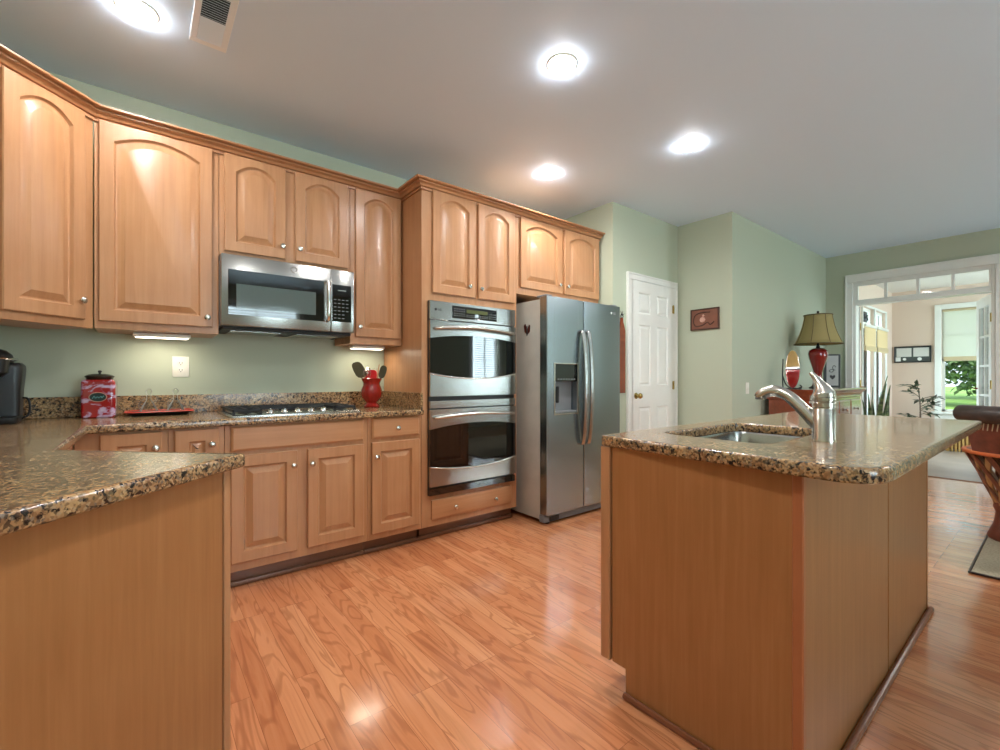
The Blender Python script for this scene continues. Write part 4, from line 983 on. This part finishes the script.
for p0,p1,p2 in ends:
    for t in (.3,.45,.55,.65,.75,.85,.93,1.0,1.0):
        p=p0.lerp(p1,t*1.4) if t<.7 else p1.lerp(p2,(t-.7)/.3); d=(p2-p0).normalized()+Vector((rl.uniform(-.9,.9),rl.uniform(-.9,.9),rl.uniform(-.7,.3))); leaf(bm,p,d,.10+.05*rl.random(),.026)
P('foliage',bm,LV,e,0,'stuff')
e=E('wicker_basket','slatted honey-coloured wicker chest on the sunroom floor','basket',(9.92,-2.52,0))
WK=plain('honey_wicker',rgb(190,150,84),.6,var=.2,vscale=40)
bm=B(); box(bm,-.16,.16,-.40,.32,.03,.33); P('basket_body',bm,plain('dark_wicker_gap',rgb(120,84,44),.7),e,0)
bm=B()
for k in range(18): y=-.385+k*.041; tube(bm,[(-.165,y,.0),(-.168,y,.17),(-.165,y,.34)],.013,6)
for k in range(8): x=-.15+k*.043; tube(bm,[(x,.326,.0),(x,.328,.34)],.013,6); tube(bm,[(x,-.406,.0),(x,-.408,.34)],.013,6)
P('wicker_staves',bm,WK,e,60)
bm=B(); box(bm,-.18,.18,-.42,.34,.34,.37,.01,2); P('lid',bm,WK,e)

# ------------------------------------------------------------------ rug and equipal stool
t=NT('beige_rug_weave'); v=t.coords((1,1,1)); n1=t.noise(v,90,3); t.set(Base_Color=t.ramp(n1,[(.3,rgb(150,136,112)),(.7,rgb(186,172,146))]),Roughness=.9); t.bump(n1,.3,.004); RUGM=t.m
e=E('area_rug','beige woven rug with dark bound edge under the leather stool','rug',(3.74,-3.0,0))
bm=B(); box(bm,.0,2.4,-1.8,0,.001,.012,.003); P('rug_pile',bm,RUGM,e,0)
bm=B(); box(bm,-.012,0,-1.8,.0,.001,.013,.003); box(bm,-.012,2.412,0,.012,.001,.013,.003); P('bound_edge',bm,LEATHERD,e,0)
SXc,SYc=4.69,-3.185
e=E('equipale_stool','barrel-shaped leather and cedar-strip stool at the right edge','stool',(SXc,SYc,.0125))
def conetube(r0,z0,r1,z1,a0,a1,r=.02,flat=1,n=8): return [(r0*cos(a0),r0*sin(a0),z0),((r0+r1)/2*cos((a0+a1)/2),(r0+r1)/2*sin((a0+a1)/2),(z0+z1)/2),(r1*cos(a1),r1*sin(a1),z1)]
NS=15
CEDAR=wood('cedar_strip_wood',rgb(190,150,96),rgb(164,120,74),rgb(130,88,54)); CEDARD=wood('dark_cedar_wood',rgb(120,66,40),rgb(96,50,32),rgb(72,38,26))
for k in range(NS):
    a=2*pi*k/NS
    for sg,m in ((1,CEDARD),(-1,CEDAR)):
        bm=B(); rr=.300 if sg>0 else .285
        tube(bm,[(rr*cos(a),rr*sin(a),.595),((rr+.155)/2*.985*cos(a+sg*.3),(rr+.155)/2*.985*sin(a+sg*.3),.42),(.150*cos(a+sg*.62),.150*sin(a+sg*.62),.24)],.021,6,3,flat=.5,up=(cos(a),sin(a),0)); P('cedar_slat',bm,m,e,60)
bm=B(); lathe(bm,[(.135,.25),(.158,.252),(.163,.22),(.150,.18),(.160,.10),(.192,.012),(.185,0),(.15,0)],(0,0,0),40,flute=.03,nf=40); P('leather_base_wrap',bm,LEATHER,e,60)
bm=B(); tube(bm,[(.307*cos(k*pi/24),.307*sin(k*pi/24),.600) for k in range(49)],.015,8); P('seat_ring',bm,plain('orange_rawhide',rgb(196,102,52),.45,var=.2),e,60)
bm=B(); lathe(bm,[(.05,.615),(.29,.612),(.30,.60),(.29,.59),(.05,.59)],(0,0,0),40); P('seat',bm,LEATHER,e,50)
# wrap-around back shell, open towards +x,+y side
bm=B(); prev=None; nb=40; mid=radians(252); half=radians(124)
for k in range(nb+1):
    a=mid-half+2*half*k/nb; t_=abs(2*k/nb-1); zt=.875
    L=loop(bm,[(r*cos(a),r*sin(a),z) for r,z in ((.312,.60),(.335,.70),(.375,zt),(.362,zt),(.322,.70),(.300,.60))])
    if prev: bridge(bm,prev,L)
    else: cap(bm,L)
    prev=L
cap(bm,prev[::-1]); P('leather_back',bm,LEATHER,e,60)
bm=B(); pts=[]
for k in range(nb+1):
    a=mid-half+2*half*k/nb; t_=abs(2*k/nb-1); zt=.870; pts.append((.372*cos(a),.372*sin(a),zt))
tube(bm,pts,[.058]*len(pts),14); P('rolled_back_rim',bm,LEATHERD,e,60)
bm=B()
for k in range(64):
    a=mid-half*.95+1.9*half*k/63; z0=.775
    tube(bm,[(.366*cos(a),.366*sin(a),z0-.01),(.376*cos(a+.035),.376*sin(a+.035),z0+.05)],.0035,5)
P('lacing',bm,plain('pale_thong',rgb(170,150,120),.6),e,60)

# ------------------------------------------------------------------ outdoors
t=NT('lawn_grass'); n1=t.noise(t.coords(),.35,5); t.set(Base_Color=t.ramp(n1,[(.3,rgb(96,140,60)),(.7,rgb(150,186,92))]),Roughness=.9)
bm=B(); box(bm,-40,120,-80,60,-.6,-.45); S('ground_lawn',bm,t.m)
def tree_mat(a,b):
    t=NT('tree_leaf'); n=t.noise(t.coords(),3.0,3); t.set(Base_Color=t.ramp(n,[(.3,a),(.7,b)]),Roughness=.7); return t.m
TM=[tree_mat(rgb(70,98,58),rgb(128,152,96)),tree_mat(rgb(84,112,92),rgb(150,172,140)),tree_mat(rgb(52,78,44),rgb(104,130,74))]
def tree(x,y,hh,rad,seed,m,label,low=.16):
    R=random.Random(seed); e=E('garden_tree',label,'tree',(x,y,-.45),0,'trees on the lawn')
    bm=B(); tube(bm,[(0,0,0),(.1,0,hh*.3),(0,.1,hh*.75)],[rad*.075,rad*.055,rad*.02],10,3)
    for k in range(6):
        a=k*1.05; tube(bm,[(0,0,hh*.3+k*.1),(rad*.5*cos(a),rad*.5*sin(a),hh*.5+k*.15)],[rad*.03,rad*.01],6)
    P('trunk',bm,plain('bark',rgb(88,74,60),.9),e,60)
    bm=B()
    for k in range(2600):
        a=R.uniform(0,2*pi); u=R.uniform(-1,1); rr=R.random()**.35
        lump=1+.25*sin(3*a+seed)*cos(4*u+seed)
        p=Vector((cos(a)*sqrt(1-u*u)*rad*rr*lump,sin(a)*sqrt(1-u*u)*rad*rr*lump,hh*(low+(1-low)/2)+u*hh*(1-low)/2*rr))
        leaf(bm,p,Vector((R.uniform(-1,1),R.uniform(-1,1),R.uniform(-1,.4))),rad*.13,rad*.05)
    P('crown',bm,m,e,0,'stuff')
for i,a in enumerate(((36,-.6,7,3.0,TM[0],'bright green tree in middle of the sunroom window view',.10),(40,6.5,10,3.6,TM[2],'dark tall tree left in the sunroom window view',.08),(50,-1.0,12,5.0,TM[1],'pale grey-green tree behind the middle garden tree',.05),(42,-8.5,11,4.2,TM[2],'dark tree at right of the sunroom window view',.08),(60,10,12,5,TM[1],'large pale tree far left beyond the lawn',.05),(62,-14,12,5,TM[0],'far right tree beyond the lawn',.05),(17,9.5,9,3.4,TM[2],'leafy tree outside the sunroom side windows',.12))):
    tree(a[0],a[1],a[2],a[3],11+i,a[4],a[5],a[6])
